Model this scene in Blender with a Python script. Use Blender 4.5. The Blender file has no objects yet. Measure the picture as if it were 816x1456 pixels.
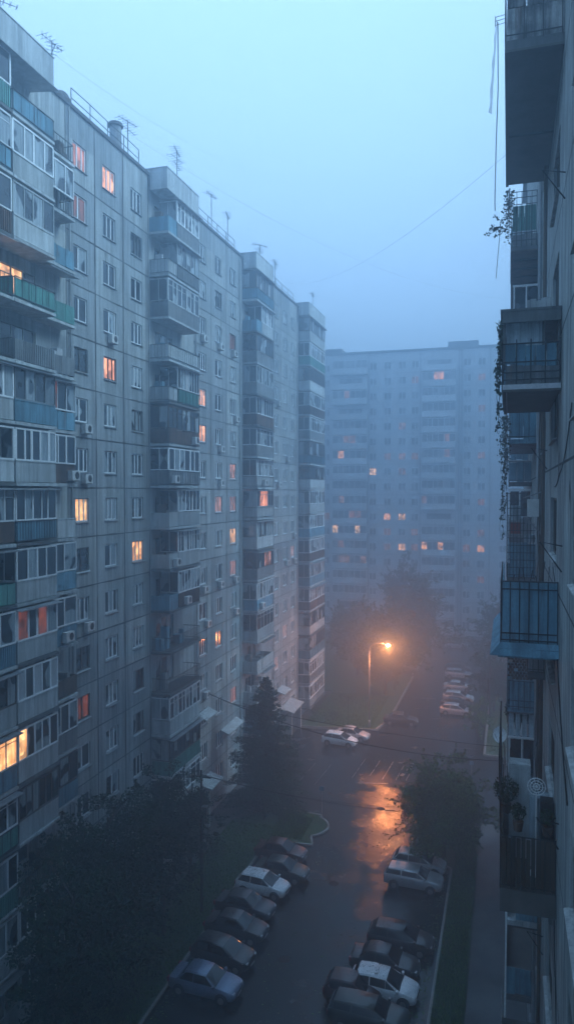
import bpy, bmesh, math, random
from mathutils import Vector, Matrix, noise
R = math.radians
rnd = random.Random(7)
sc = bpy.context.scene
col = sc.collection

# ------------------------------------------------------------------ camera, sky, sun, exposure
cam = bpy.data.cameras.new('camera')
cam_o = bpy.data.objects.new('camera', cam)
col.objects.link(cam_o)
cam_o.location = (0, 0, 28.85)
cam_o.rotation_euler = (R(90 - 1.53), 0, R(16.64))
cam.sensor_fit = 'VERTICAL'
cam.sensor_height = 36
cam.sensor_width = 36
cam.lens = 26.0
cam.clip_start = 0.1
cam.clip_end = 2000
sc.camera = cam_o

SUN_EL, SUN_AZ = 42.0, 78.0
w = bpy.data.worlds.new('World')
sc.world = w
w.use_nodes = True
nt = w.node_tree
nt.nodes.clear()
wo = nt.nodes.new('ShaderNodeOutputWorld')
bg = nt.nodes.new('ShaderNodeBackground')
sky = nt.nodes.new('ShaderNodeTexSky')
sky.sky_type = 'NISHITA'
sky.sun_disc = False
sky.sun_elevation = R(SUN_EL)
sky.sun_rotation = R(SUN_AZ)
sky.air_density = 2.0
sky.dust_density = 0.5
sky.ozone_density = 6.0
# the clouded dusk sky: the clear blue hour sky evened out by cloud, brightest overhead
tc = nt.nodes.new('ShaderNodeTexCoord')
sp = nt.nodes.new('ShaderNodeSeparateXYZ')
nt.links.new(tc.outputs['Generated'], sp.inputs[0])
rp = nt.nodes.new('ShaderNodeValToRGB')
rp.color_ramp.elements[0].position = 0.0
rp.color_ramp.elements[0].color = (2.8, 4.7, 7.2, 1)
rp.color_ramp.elements[1].position = 0.7
rp.color_ramp.elements[1].color = (3.6, 6.05, 9.2, 1)
nt.links.new(sp.outputs['Z'], rp.inputs[0])
mx = nt.nodes.new('ShaderNodeMixRGB')
mx.inputs[0].default_value = 0.93
nt.links.new(sky.outputs[0], mx.inputs[1])
nt.links.new(rp.outputs[0], mx.inputs[2])
nt.links.new(mx.outputs[0], bg.inputs['Color'])
bg.inputs['Strength'].default_value = 0.09
nt.links.new(bg.outputs[0], wo.inputs[0])

sun = bpy.data.lights.new('sun', 'SUN')
sun.energy = 1.5          # soft light added to brighten the left facade, no such source seen
sun.angle = R(35)
sun.color = (0.58, 0.86, 1.0)
sun_o = bpy.data.objects.new('sun', sun)
col.objects.link(sun_o)
d = Vector((math.sin(R(SUN_AZ)) * math.cos(R(SUN_EL)), math.cos(R(SUN_AZ)) * math.cos(R(SUN_EL)), math.sin(R(SUN_EL))))
sun_o.rotation_euler = d.to_track_quat('Z', 'Y').to_euler()
sun_o.location = (0, 0, 90)

sc.view_settings.view_transform = 'Standard'
sc.view_settings.look = 'None'
sc.view_settings.exposure = 1.33
sc.view_settings.gamma = 1.0
sc.render.engine = 'CYCLES'
sc.cycles.use_denoising = True
sc.cycles.max_bounces = 6
sc.cycles.diffuse_bounces = 3
sc.cycles.glossy_bounces = 3
sc.cycles.transmission_bounces = 2
sc.cycles.transparent_max_bounces = 6
sc.cycles.volume_bounces = 3
sc.cycles.use_adaptive_sampling = True
sc.cycles.adaptive_threshold = 0.02
sc.cycles.sample_clamp_indirect = 4.0

# ------------------------------------------------------------------ materials
MT = {}

def nodemat(name):
    m = bpy.data.materials.new(name)
    m.use_nodes = True
    t = m.node_tree
    b = t.nodes['Principled BSDF']
    MT[name] = m
    return m, t, b

def N(t, kind, **kw):
    n = t.nodes.new(kind)
    for k, v in kw.items():
        if k in n.inputs.keys():
            n.inputs[k].default_value = v
        else:
            setattr(n, k, v)
    return n

def ramp(t, src, stops):
    r = t.nodes.new('ShaderNodeValToRGB')
    while len(r.color_ramp.elements) < len(stops):
        r.color_ramp.elements.new(0.5)
    for e, (p, c) in zip(r.color_ramp.elements, stops):
        e.position = p
        e.color = (c[0], c[1], c[2], 1) if not isinstance(c, (int, float)) else (c, c, c, 1)
    t.links.new(src, r.inputs[0])
    return r.outputs[0]

def mixc(t, mode, fac, a, b):
    m = t.nodes.new('ShaderNodeMixRGB')
    m.blend_type = mode
    for i, v in enumerate((fac, a, b)):
        if hasattr(v, 'is_output'):
            t.links.new(v, m.inputs[i])
        elif isinstance(v, (int, float)) and i:
            m.inputs[i].default_value = (v, v, v, 1)
        elif i:
            m.inputs[i].default_value = (v[0], v[1], v[2], 1)
        else:
            m.inputs[i].default_value = v
    return m.outputs[0]

def bump(t, b, src, strength, dist=0.02):
    n = t.nodes.new('ShaderNodeBump')
    n.inputs['Strength'].default_value = strength
    n.inputs['Distance'].default_value = dist
    t.links.new(src, n.inputs['Height'])
    t.links.new(n.outputs[0], b.inputs['Normal'])

def coords(t, scale=(1, 1, 1)):
    tc = t.nodes.new('ShaderNodeTexCoord')
    mp = t.nodes.new('ShaderNodeMapping')
    mp.inputs['Scale'].default_value = scale
    oi = t.nodes.new('ShaderNodeObjectInfo')
    sh = t.nodes.new('ShaderNodeVectorMath'); sh.operation = 'MULTIPLY_ADD'
    t.links.new(oi.outputs['Random'], sh.inputs[0])
    sh.inputs[1].default_value = (37.0, 53.0, 29.0)
    t.links.new(tc.outputs['Object'], sh.inputs[2])
    t.links.new(sh.outputs[0], mp.inputs[0])
    return mp.outputs[0]

def noise_t(t, vec, scale, detail=6, rough=0.6):
    n = N(t, 'ShaderNodeTexNoise', Scale=scale, Detail=detail, Roughness=rough)
    t.links.new(vec, n.inputs['Vector'])
    return n.outputs['Fac']

def weathered(name, c, dark=0.6, streak=0.55, rough=0.85, scale=0.35, island=0.0, spec=0.3, rust=None, metallic=0.0, tone=False):
    """painted or bare surface with patchy tone, streaks that run down and a fine bump"""
    m, t, b = nodemat(name)
    v = coords(t)
    vs = coords(t, (1.6, 1.6, 0.13))
    n1 = ramp(t, noise_t(t, v, scale, 8, 0.65), [(0.3, dark), (0.7, 1.0)])
    n2 = ramp(t, noise_t(t, vs, 1.7, 6, 0.7), [(0.36, streak), (0.6, 1.0)])
    n3 = ramp(t, noise_t(t, v, 14, 3, 0.7), [(0.3, 0.85), (0.7, 1.08)])
    o = mixc(t, 'MULTIPLY', 1.0, c, n1)
    o = mixc(t, 'MULTIPLY', 1.0, o, n2)
    o = mixc(t, 'MULTIPLY', 0.8, o, n3)
    if tone:
        at_ = t.nodes.new('ShaderNodeAttribute'); at_.attribute_name = 'tone'
        o = mixc(t, 'MULTIPLY', 1.0, o, ramp(t, at_.outputs['Fac'], [(0.0, (0.72, 0.74, 0.77)), (0.5, (0.92, 0.93, 0.94)), (1.0, (1.10, 1.09, 1.06))]))
        dr = ramp(t, noise_t(t, coords(t, (1.0, 2.2, 0.06)), 1.1, 7, 0.75), [(0.40, 0.5), (0.55, 1.0)])
        o = mixc(t, 'MULTIPLY', 0.8, o, dr)
    if rust:
        f = ramp(t, noise_t(t, vs, 3.1, 5, 0.7), [(0.56, 0.0), (0.68, 0.8)])
        o = mixc(t, 'MIX', f, o, rust)
    if island:
        g = t.nodes.new('ShaderNodeNewGeometry')
        f = ramp(t, g.outputs['Random Per Island'], [(0.0, 1.0 - island), (1.0, 1.0)])
        o = mixc(t, 'MULTIPLY', 1.0, o, f)
    oi = t.nodes.new('ShaderNodeObjectInfo')
    f = ramp(t, oi.outputs['Random'], [(0.0, 0.82), (1.0, 1.1)])
    o = mixc(t, 'MULTIPLY', 1.0, o, f)
    t.links.new(o, b.inputs['Base Color'])
    b.inputs['Roughness'].default_value = rough
    b.inputs['Specular IOR Level'].default_value = spec
    b.inputs['Metallic'].default_value = metallic
    bump(t, b, noise_t(t, v, 9, 6, 0.7), 0.5, 0.02)
    return m

def plain(name, c, rough=0.6, spec=0.5, metallic=0.0, var=0.25, scale=3.0):
    m, t, b = nodemat(name)
    v = coords(t)
    n1 = ramp(t, noise_t(t, v, scale, 5, 0.6), [(0.3, 1 - var), (0.7, 1.0)])
    t.links.new(mixc(t, 'MULTIPLY', 1.0, c, n1), b.inputs['Base Color'])
    b.inputs['Roughness'].default_value = rough
    b.inputs['Specular IOR Level'].default_value = spec
    b.inputs['Metallic'].default_value = metallic
    return m

def glass(name, dark, pale, share, tint=1.0):
    """window panes: some show the dark room, some a pale curtain in folds right behind the glass"""
    m, t, b = nodemat(name)
    g = t.nodes.new('ShaderNodeNewGeometry')
    oi = t.nodes.new('ShaderNodeObjectInfo')
    a = N(t, 'ShaderNodeMath', operation='ADD')
    t.links.new(g.outputs['Random Per Island'], a.inputs[0])
    t.links.new(oi.outputs['Random'], a.inputs[1])
    fr = N(t, 'ShaderNodeMath', operation='FRACT')
    t.links.new(a.outputs[0], fr.inputs[0])
    v = coords(t, (1, 1, 0.12))
    vn = noise_t(t, v, 5.0, 4, 0.6)
    folds = ramp(t, vn, [(0.35, 0.55), (0.6, 1.0)])
    cur = mixc(t, 'MULTIPLY', 1.0, pale, folds)
    v2 = coords(t)
    part = ramp(t, noise_t(t, v2, 0.9, 1, 0.3), [(0.42, 0.0), (0.46, 1.0)])
    k = ramp(t, fr.outputs[0], [(1 - share - 0.01, 0.0), (1 - share, 1.0)])
    f = mixc(t, 'MULTIPLY', 1.0, k, part)
    room = mixc(t, 'MULTIPLY', 1.0, dark, ramp(t, noise_t(t, v2, 1.5, 3, 0.6), [(0.3, 0.4), (0.7, 1.6)]))
    t.links.new(mixc(t, 'MIX', f, room, cur), b.inputs['Base Color'])
    b.inputs['Roughness'].default_value = 0.12
    b.inputs['Specular IOR Level'].default_value = 0.6
    bump(t, b, noise_t(t, v2, 0.8, 2, 0.5), 0.15, 0.02)
    return m

def lit(name, c1, c2, strength):
    """a lamp-lit room seen through its curtains"""
    m, t, b = nodemat(name)
    v = coords(t, (1, 1, 0.1))
    f = ramp(t, noise_t(t, v, 6.0, 4, 0.65), [(0.32, 0.0), (0.62, 1.0)])
    v2 = coords(t)
    big = ramp(t, noise_t(t, v2, 1.1, 2, 0.5), [(0.3, 0.35), (0.65, 1.0)])
    o = mixc(t, 'MULTIPLY', 1.0, mixc(t, 'MIX', f, c2, c1), big)
    vo = N(t, 'ShaderNodeTexVoronoi', Scale=1.9, distance='CHEBYCHEV')
    t.links.new(v2, vo.inputs['Vector'])
    sp_ = t.nodes.new('ShaderNodeSeparateColor'); t.links.new(vo.outputs['Color'], sp_.inputs[0])
    o = mixc(t, 'MULTIPLY', 1.0, o, ramp(t, sp_.outputs[0], [(0.0, 0.28), (0.35, 0.85), (1.0, 1.35)]))
    oi2 = t.nodes.new('ShaderNodeObjectInfo')
    o = mixc(t, 'MULTIPLY', 1.0, o, ramp(t, oi2.outputs['Random'], [(0.0, (1.0, 0.8, 0.75)), (0.5, (1.0, 1.0, 1.0)), (1.0, (1.0, 1.15, 1.25))]))
    t.links.new(o, b.inputs['Emission Color'])
    b.inputs['Emission Strength'].default_value = strength * 0.75
    b.inputs['Base Color'].default_value = (0.1, 0.07, 0.05, 1)
    b.inputs['Roughness'].default_value = 0.15
    m.cycles.emission_sampling = 'NONE'
    return m

weathered('concrete_panel', (0.55, 0.58, 0.585), 0.76, 0.68, 0.88, 0.25, tone=True)
weathered('concrete_pale', (0.58, 0.615, 0.62), 0.7, 0.55, 0.85, 0.5)
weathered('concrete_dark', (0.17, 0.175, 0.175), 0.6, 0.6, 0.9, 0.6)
weathered('concrete_far', (0.68, 0.69, 0.70), 0.82, 0.82, 0.9, 0.15)  # base colour raised so the far block blends into the fog
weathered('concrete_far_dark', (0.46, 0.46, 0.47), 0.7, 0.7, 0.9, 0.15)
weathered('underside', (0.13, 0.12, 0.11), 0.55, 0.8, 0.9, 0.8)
weathered('plaster_wall', (0.52, 0.57, 0.57), 0.55, 0.45, 0.85, 0.5)
weathered('stained_white', (0.75, 0.76, 0.75), 0.18, 0.12, 0.8, 1.3, rust=(0.10, 0.06, 0.04))
weathered('blue_panel', (0.20, 0.43, 0.56), 0.55, 0.5, 0.7, 0.9, island=0.3, rust=(0.10, 0.07, 0.05))
weathered('teal_panel', (0.13, 0.42, 0.36), 0.6, 0.5, 0.6, 0.7, island=0.2)
weathered('grey_panel', (0.34, 0.36, 0.37), 0.5, 0.45, 0.7, 0.9, island=0.3, rust=(0.14, 0.09, 0.06))
weathered('rust_panel', (0.22, 0.13, 0.09), 0.4, 0.4, 0.85, 1.2, island=0.3)
weathered('brown_panel', (0.17, 0.12, 0.085), 0.5, 0.5, 0.85, 1.2, island=0.3)
weathered('red_cloth', (0.35, 0.06, 0.04), 0.6, 0.6, 0.9, 1.2)
weathered('white_cloth', (0.65, 0.66, 0.68), 0.8, 0.8, 0.9, 1.2)
weathered('rain_stain', (0.33, 0.35, 0.35), 0.6, 0.6, 0.9, 1.0)
weathered('seam', (0.07, 0.07, 0.07), 0.5, 0.8, 0.95, 1.5)
weathered('white_frame', (0.82, 0.84, 0.84), 0.9, 0.85, 0.5, 2.0)
weathered('dark_frame', (0.10, 0.085, 0.07), 0.7, 0.7, 0.6, 2.0)
weathered('iron', (0.035, 0.035, 0.035), 0.6, 0.8, 0.6, 2.0)
weathered('roof_felt', (0.09, 0.09, 0.095), 0.6, 0.9, 0.75, 0.6)
weathered('zinc', (0.40, 0.42, 0.44), 0.6, 0.6, 0.45, 1.0, metallic=0.4)
weathered('brick_lattice', (0.16, 0.10, 0.07), 0.4, 0.6, 0.9, 2.5, island=0.5)
weathered('curtain_blue', (0.55, 0.66, 0.72), 0.6, 0.3, 0.8, 2.5)
plain('dish_white', (0.72, 0.72, 0.72), 0.5)
plain('ac_body', (0.62, 0.62, 0.60), 0.5)
plain('black_part', (0.012, 0.012, 0.012), 0.7)
plain('bark', (0.05, 0.035, 0.025), 0.95, var=0.5)
plain('wire_black', (0.012, 0.012, 0.012), 0.7)
plain('pole_steel', (0.30, 0.30, 0.29), 0.5, metallic=0.5)
plain('kerb', (0.30, 0.30, 0.29), 0.7, var=0.4)
glass('pane', (0.012, 0.016, 0.02), (0.30, 0.34, 0.36), 0.34)
glass('pane_pale', (0.03, 0.036, 0.042), (0.34, 0.38, 0.40), 0.62)
glass('pane_far', (0.10, 0.105, 0.115), (0.30, 0.31, 0.32), 0.4)  # dark tone lifted: reflection and fog put into the pane colour
lit('lit_peach', (1.0, 0.42, 0.22), (0.75, 0.22, 0.11), 1.25)
lit('lit_yellow', (1.0, 0.55, 0.24), (0.85, 0.28, 0.09), 1.45)
lit('lit_pink', (0.85, 0.30, 0.22), (0.40, 0.13, 0.10), 0.7)
lit('lit_red', (0.60, 0.13, 0.06), (0.02, 0.01, 0.01), 0.34)
lit('lit_far', (1.0, 0.50, 0.25), (0.9, 0.4, 0.18), 1.3)
lit('lit_far_dim', (1.0, 0.42, 0.28), (0.7, 0.28, 0.18), 0.28)

# ground
m, t, b = nodemat('asphalt')
v = coords(t)
big = noise_t(t, v, 0.33, 7, 0.62)
o = ramp(t, noise_t(t, v, 0.6, 8, 0.7), [(0.3, 0.010), (0.7, 0.022)])
o = mixc(t, 'MULTIPLY', 0.6, o, ramp(t, noise_t(t, v, 30, 2, 0.6), [(0.3, 0.7), (0.7, 1.1)]))
t.links.new(o, b.inputs['Base Color'])
t.links.new(ramp(t, big, [(0.42, 0.09), (0.50, 0.15), (0.64, 0.28)]), b.inputs['Roughness'])
b.inputs['Specular IOR Level'].default_value = 0.45
hh = mixc(t, 'ADD', 1.0, noise_t(t, v, 2.2, 7, 0.72), noise_t(t, v, 9.0, 4, 0.7))
hh = mixc(t, 'MULTIPLY', 1.0, hh, ramp(t, big, [(0.40, 0.45), (0.6, 1.0)]))
bump(t, b, hh, 0.75, 0.022)
m, t, b = nodemat('pavement')
v = coords(t)
o = ramp(t, noise_t(t, v, 0.8, 8, 0.7), [(0.3, 0.035), (0.7, 0.085)])
t.links.new(o, b.inputs['Base Color'])
t.links.new(ramp(t, noise_t(t, v, 0.5, 4, 0.6), [(0.35, 0.4), (0.6, 0.8)]), b.inputs['Roughness'])
bump(t, b, noise_t(t, v, 4, 5, 0.7), 0.5, 0.03)
m, t, b = nodemat('lawn')
v = coords(t)
o = ramp(t, noise_t(t, v, 0.5, 8, 0.7), [(0.25, (0.012, 0.026, 0.008)), (0.5, (0.020, 0.060, 0.014)), (0.75, (0.032, 0.085, 0.022))])
t.links.new(o, b.inputs['Base Color'])
b.inputs['Roughness'].default_value = 0.95
bump(t, b, noise_t(t, v, 8, 5, 0.8), 1.0, 0.08)
m, t, b = nodemat('earth')
v = coords(t)
o = ramp(t, noise_t(t, v, 0.4, 8, 0.7), [(0.3, (0.03, 0.035, 0.02)), (0.7, (0.07, 0.06, 0.045))])
t.links.new(o, b.inputs['Base Color'])
b.inputs['Roughness'].default_value = 0.95
plain('road_paint', (0.17, 0.165, 0.155), 0.3, var=0.8, scale=4)

def leafmat(name, a, c):
    m, t, b = nodemat(name)
    g = t.nodes.new('ShaderNodeNewGeometry')
    o = ramp(t, g.outputs['Random Per Island'], [(0.0, a), (1.0, c)])
    v = coords(t)
    o = mixc(t, 'MULTIPLY', 1.0, o, ramp(t, noise_t(t, v, 0.7, 3, 0.6), [(0.3, 0.6), (0.7, 1.1)]))
    t.links.new(o, b.inputs['Base Color'])
    b.inputs['Roughness'].default_value = 0.55
    b.inputs['Specular IOR Level'].default_value = 0.3
    return m
leafmat('leaf_dark', (0.006, 0.024, 0.007), (0.016, 0.052, 0.013))
leafmat('leaf_green', (0.014, 0.06, 0.006), (0.09, 0.21, 0.02))
leafmat('needle', (0.008, 0.032, 0.014), (0.02, 0.065, 0.025))

def paint(name, c, rough=0.25, metallic=0.0):
    m, t, b = nodemat(name)
    v = coords(t)
    n = ramp(t, noise_t(t, v, 2.5, 6, 0.7), [(0.35, 0.75), (0.65, 1.0)])
    t.links.new(mixc(t, 'MULTIPLY', 1.0, c, n), b.inputs['Base Color'])
    t.links.new(ramp(t, noise_t(t, v, 7, 5, 0.7), [(0.35, rough), (0.65, rough + 0.25)]), b.inputs['Roughness'])
    b.inputs['Metallic'].default_value = metallic
    b.inputs['Coat Weight'].default_value = 0.6
    b.inputs['Coat Roughness'].default_value = 0.08
    return m
paint('paint_white', (0.84, 0.85, 0.86))
paint('paint_silver', (0.58, 0.60, 0.62), 0.3, 0.5)
paint('paint_grey', (0.045, 0.048, 0.055), 0.3, 0.4)
paint('paint_black', (0.02, 0.02, 0.022))
paint('paint_red', (0.07, 0.018, 0.014))
paint('paint_blue', (0.17, 0.22, 0.32), 0.3, 0.4)
paint('paint_green', (0.03, 0.045, 0.04), 0.3, 0.2)
m, t, b = nodemat('car_glass')
b.inputs['Base Color'].default_value = (0.012, 0.014, 0.016, 1)
b.inputs['Roughness'].default_value = 0.08
m, t, b = nodemat('headlamp')
b.inputs['Base Color'].default_value = (0.55, 0.56, 0.58, 1)
b.inputs['Roughness'].default_value = 0.12
m, t, b = nodemat('tail_lamp')
b.inputs['Base Color'].default_value = (0.25, 0.01, 0.01, 1)
b.inputs['Roughness'].default_value = 0.15
m, t, b = nodemat('sodium_glow')
b.inputs['Base Color'].default_value = (0.8, 0.5, 0.2, 1)
b.inputs['Emission Color'].default_value = (1.0, 0.50, 0.17, 1)
b.inputs['Emission Strength'].default_value = 210.0
plain('tyre', (0.015, 0.015, 0.015), 0.85)
plain('rim', (0.30, 0.31, 0.32), 0.4, metallic=0.6)

m, t, b = nodemat('sheer_cloth')
b.inputs['Base Color'].default_value = (0.8, 0.82, 0.84, 1)
b.inputs['Roughness'].default_value = 0.9
tl = t.nodes.new('ShaderNodeBsdfTranslucent'); tl.inputs[0].default_value = (0.85, 0.88, 0.9, 1)
tr = t.nodes.new('ShaderNodeBsdfTransparent')
m1 = t.nodes.new('ShaderNodeMixShader'); m1.inputs[0].default_value = 0.6
m2 = t.nodes.new('ShaderNodeMixShader'); m2.inputs[0].default_value = 0.35
t.links.new(b.outputs[0], m1.inputs[1]); t.links.new(tl.outputs[0], m1.inputs[2])
t.links.new(m1.outputs[0], m2.inputs[1]); t.links.new(tr.outputs[0], m2.inputs[2])
t.links.new(m2.outputs[0], t.nodes['Material Output'].inputs['Surface'])

# ------------------------------------------------------------------ mesh helpers
class MB:
    def __init__(s):
        s.v = []; s.f = []; s.mi = []; s.cur = 0; s.tone = None
    def quad(s, a, b, c, d):
        n = len(s.v); s.v += [a, b, c, d]; s.f.append((n, n + 1, n + 2, n + 3)); s.mi.append(s.cur)
    def poly(s, pts):
        n = len(s.v); s.v += list(pts); s.f.append(tuple(range(n, n + len(pts)))); s.mi.append(s.cur)
    def box(s, x0, x1, y0, y1, z0, z1):
        if x0 > x1: x0, x1 = x1, x0
        if y0 > y1: y0, y1 = y1, y0
        if z0 > z1: z0, z1 = z1, z0
        n = len(s.v)
        s.v += [(x0, y0, z0), (x1, y0, z0), (x1, y1, z0), (x0, y1, z0), (x0, y0, z1), (x1, y0, z1), (x1, y1, z1), (x0, y1, z1)]
        for q in ((0, 3, 2, 1), (4, 5, 6, 7), (0, 1, 5, 4), (1, 2, 6, 5), (2, 3, 7, 6), (3, 0, 4, 7)):
            s.f.append(tuple(n + i for i in q)); s.mi.append(s.cur)
        return s
    def hexa(s, p):
        n = len(s.v); s.v += list(p)
        for q in ((0, 3, 2, 1), (4, 5, 6, 7), (0, 1, 5, 4), (1, 2, 6, 5), (2, 3, 7, 6), (3, 0, 4, 7)):
            s.f.append(tuple(n + i for i in q)); s.mi.append(s.cur)
    def tube(s, pts, r, n=6, r2=None, cap=True):
        pts = [Vector(p) for p in pts]
        rings = []
        for i, p in enumerate(pts):
            d = (pts[min(i + 1, len(pts) - 1)] - pts[max(i - 1, 0)])
            if d.length < 1e-6: d = Vector((0, 0, 1))
            d.normalize()
            u = d.cross(Vector((0, 0, 1)))
            if u.length < 0.05: u = d.cross(Vector((0, 1, 0)))
            u.normalize(); w_ = d.cross(u)
            rr = r if r2 is None else r + (r2 - r) * i / max(1, len(pts) - 1)
            k = len(s.v)
            for j in range(n):
                a = 2 * math.pi * j / n
                s.v.append(tuple(p + (u * math.cos(a) + w_ * math.sin(a)) * rr))
            rings.append(k)
        for a, b_ in zip(rings, rings[1:]):
            for j in range(n):
                s.f.append((a + j, a + (j + 1) % n, b_ + (j + 1) % n, b_ + j)); s.mi.append(s.cur)
        if cap:
            s.f.append(tuple(rings[0] + j for j in reversed(range(n)))); s.mi.append(s.cur)
            s.f.append(tuple(rings[-1] + j for j in range(n))); s.mi.append(s.cur)
        return s
    def mesh(s, name, mats, smooth=False, angle=None):
        me = bpy.data.meshes.new(name)
        me.from_pydata([tuple(p) for p in s.v], [], s.f)
        if not isinstance(mats, (list, tuple)): mats = [mats]
        for m_ in mats: me.materials.append(MT[m_] if isinstance(m_, str) else m_)
        if len(mats) > 1: me.polygons.foreach_set('material_index', s.mi)
        if smooth:
            me.polygons.foreach_set('use_smooth', [True] * len(me.polygons))
            if angle: me.set_sharp_from_angle(angle=R(angle))
        if s.tone:
            at = me.attributes.new('tone', 'FLOAT', 'FACE')
            at.data.foreach_set('value', (s.tone + [0.5] * len(s.f))[:len(s.f)])
        me.update()
        return me
    def build(s, name, mats, parent=None, smooth=False, angle=None, label=None, loc=None):
        o = bpy.data.objects.new(name, s.mesh(name, mats, smooth, angle))
        col.objects.link(o)
        if parent: o.parent = parent
        if loc: o.location = loc
        if label: o['label'] = label
        return o

def link(name, me, parent=None, loc=None, label=None):
    o = bpy.data.objects.new(name, me)
    col.objects.link(o)
    if parent: o.parent = parent
    if loc: o.location = loc
    if label: o['label'] = label
    return o

def tag(o, label, cat, group=None, kind=None):
    if label: o['label'] = label
    if cat: o['category'] = cat
    if group: o['group'] = group
    if kind: o['kind'] = kind
    return o

def thing(name, label, cat, loc=(0, 0, 0), rz=0, group=None):
    o = bpy.data.objects.new(name, None)
    col.objects.link(o)
    o.location = loc
    o.rotation_euler = (0, 0, rz)
    o.empty_display_size = 0.3
    return tag(o, label, cat, group)

def copy_tree(o, parent=None):
    c = o.copy(); col.objects.link(c); c.parent = parent
    for ch in list(o.children): copy_tree(ch, c)
    return c

def bm_mb(bm, mb=None):
    mb = mb or MB()
    n = len(mb.v)
    bm.verts.index_update()
    mb.v += [tuple(v.co) for v in bm.verts]
    for f in bm.faces:
        mb.f.append(tuple(n + v.index for v in f.verts)); mb.mi.append(mb.cur)
    bm.free()
    return mb

# ------------------------------------------------------------------ ground, roads, kerbs
def sheet(name, pts, z, mat, kind='structure', thick=None):
    mb = MB()
    mb.poly([(x, y, z) for x, y in pts])
    if thick:
        for i in range(len(pts)):
            a, b_ = pts[i], pts[(i + 1) % len(pts)]
            mb.quad((a[0], a[1], z - thick), (b_[0], b_[1], z - thick), (b_[0], b_[1], z), (a[0], a[1], z))
    o = mb.build(name, mat)
    return tag(o, None, None, None, kind)

def arc(cx, cy, r, a0, a1, n=10):
    return [(cx + r * math.cos(R(a0 + (a1 - a0) * i / n)), cy + r * math.sin(R(a0 + (a1 - a0) * i / n))) for i in range(n + 1)]

def kerb(name, pts, h=0.13, wd=0.15):
    """a kerb of stones set along a line, gaps between the stones"""
    mb = MB()
    for a, b_ in zip(pts, pts[1:]):
        a = Vector(a); b_ = Vector(b_); L = (b_ - a).length
        n = max(1, int(round(L / 1.0)))
        for i in range(n):
            p = a.lerp(b_, i / n); q = a.lerp(b_, (i + 0.985) / n)
            dd = (q - p).normalized(); nn = Vector((-dd.y, dd.x)) * wd / 2
            j = rnd.uniform(-0.008, 0.008)
            lo = [(p - nn), (q - nn), (q + nn), (p + nn)]
            mb.hexa([(c.x, c.y, -0.05) for c in lo] + [(c.x, c.y, h + j) for c in lo])
    return tag(mb.build(name, 'kerb'), None, None, None, 'structure')

sheet('ground', [(-150, -70), (150, -70), (150, 320), (-150, 320)], -0.03, 'earth')
# one connected sheet of wet asphalt: the drive with its bays, the crossing and the far road
drive = [(-18.8, 5), (-4.0, 5), (-4.0, 57.0), (-6.5, 59.0), (-7.2, 62.5), (-5.5, 65.0), (8.5, 66.5), (8.5, 82.0),
         (-2.5, 83.0), (-2.5, 146.0), (-13.5, 146.0), (-14.0, 93.0), (-15.0, 87.8), (-24.4, 86.5),
         (-24.4, 78.0), (-22.8, 66.0), (-20.0, 64.0), (-15.6, 63.4)] + arc(-16.6, 61.0, 2.1, 60, -60, 8) + [(-15.0, 57.6), (-18.8, 57.4)]
sheet('road', drive, 0.0, 'asphalt')
lawnL = [(-23.0, 5), (-18.9, 5), (-18.9, 57.5), (-15.2, 57.8)] + arc(-16.8, 61.0, 2.0, -60, 60, 8) + [(-15.9, 63.2), (-20.1, 63.7), (-23.0, 60.0)]
tag(sheet('lawn_ground', lawnL, 0.10, 'lawn', thick=0.14), None, None)
kerb('kerb', [(-18.85, 5), (-18.85, 57.45), (-15.1, 57.7)] + arc(-16.7, 61.0, 2.1, -58, 60, 8) + [(-15.7, 63.3), (-20.0, 63.9)])
lawnR = [(-3.9, 5), (-2.1, 5), (-2.1, 64.6), (-5.4, 64.8), (-7.0, 62.4), (-6.3, 59.1), (-3.9, 57.1)]
sheet('lawn_ground', lawnR, 0.10, 'lawn', thick=0.14)
kerb('kerb', [(-3.95, 5), (-3.95, 57.0), (-6.4, 59.0), (-7.1, 62.5), (-5.4, 64.9), (-2.2, 64.7)])
sheet('path', [(-2.05, 5), (1.15, 5), (1.15, 66.3), (-2.05, 65.6)], 0.06, 'pavement', thick=0.1)
sheet('path', [(-25.3, 5), (-23.05, 5), (-23.05, 60.1), (-20.5, 64.2), (-23.2, 66.2), (-24.9, 78), (-25.3, 78)], 0.06, 'pavement', thick=0.1)
island = [(-24.2, 87.2), (-15.3, 88.4), (-14.4, 93.2), (-13.9, 146), (-40, 146), (-40, 104), (-24.2, 104)]
sheet('lawn_ground', island, 0.10, 'lawn', thick=0.14)
kerb('kerb', [(-24.3, 87.1), (-15.2, 88.3), (-14.3, 93.2), (-13.8, 146)])
islR = [(-2.2, 83.3), (1.1, 83.2), (1.1, 146), (-2.2, 146)]
sheet('lawn_ground', islR, 0.10, 'lawn', thick=0.14)
kerb('kerb', [(-2.3, 146), (-2.3, 83.2), (1.1, 83.1)])
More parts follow.
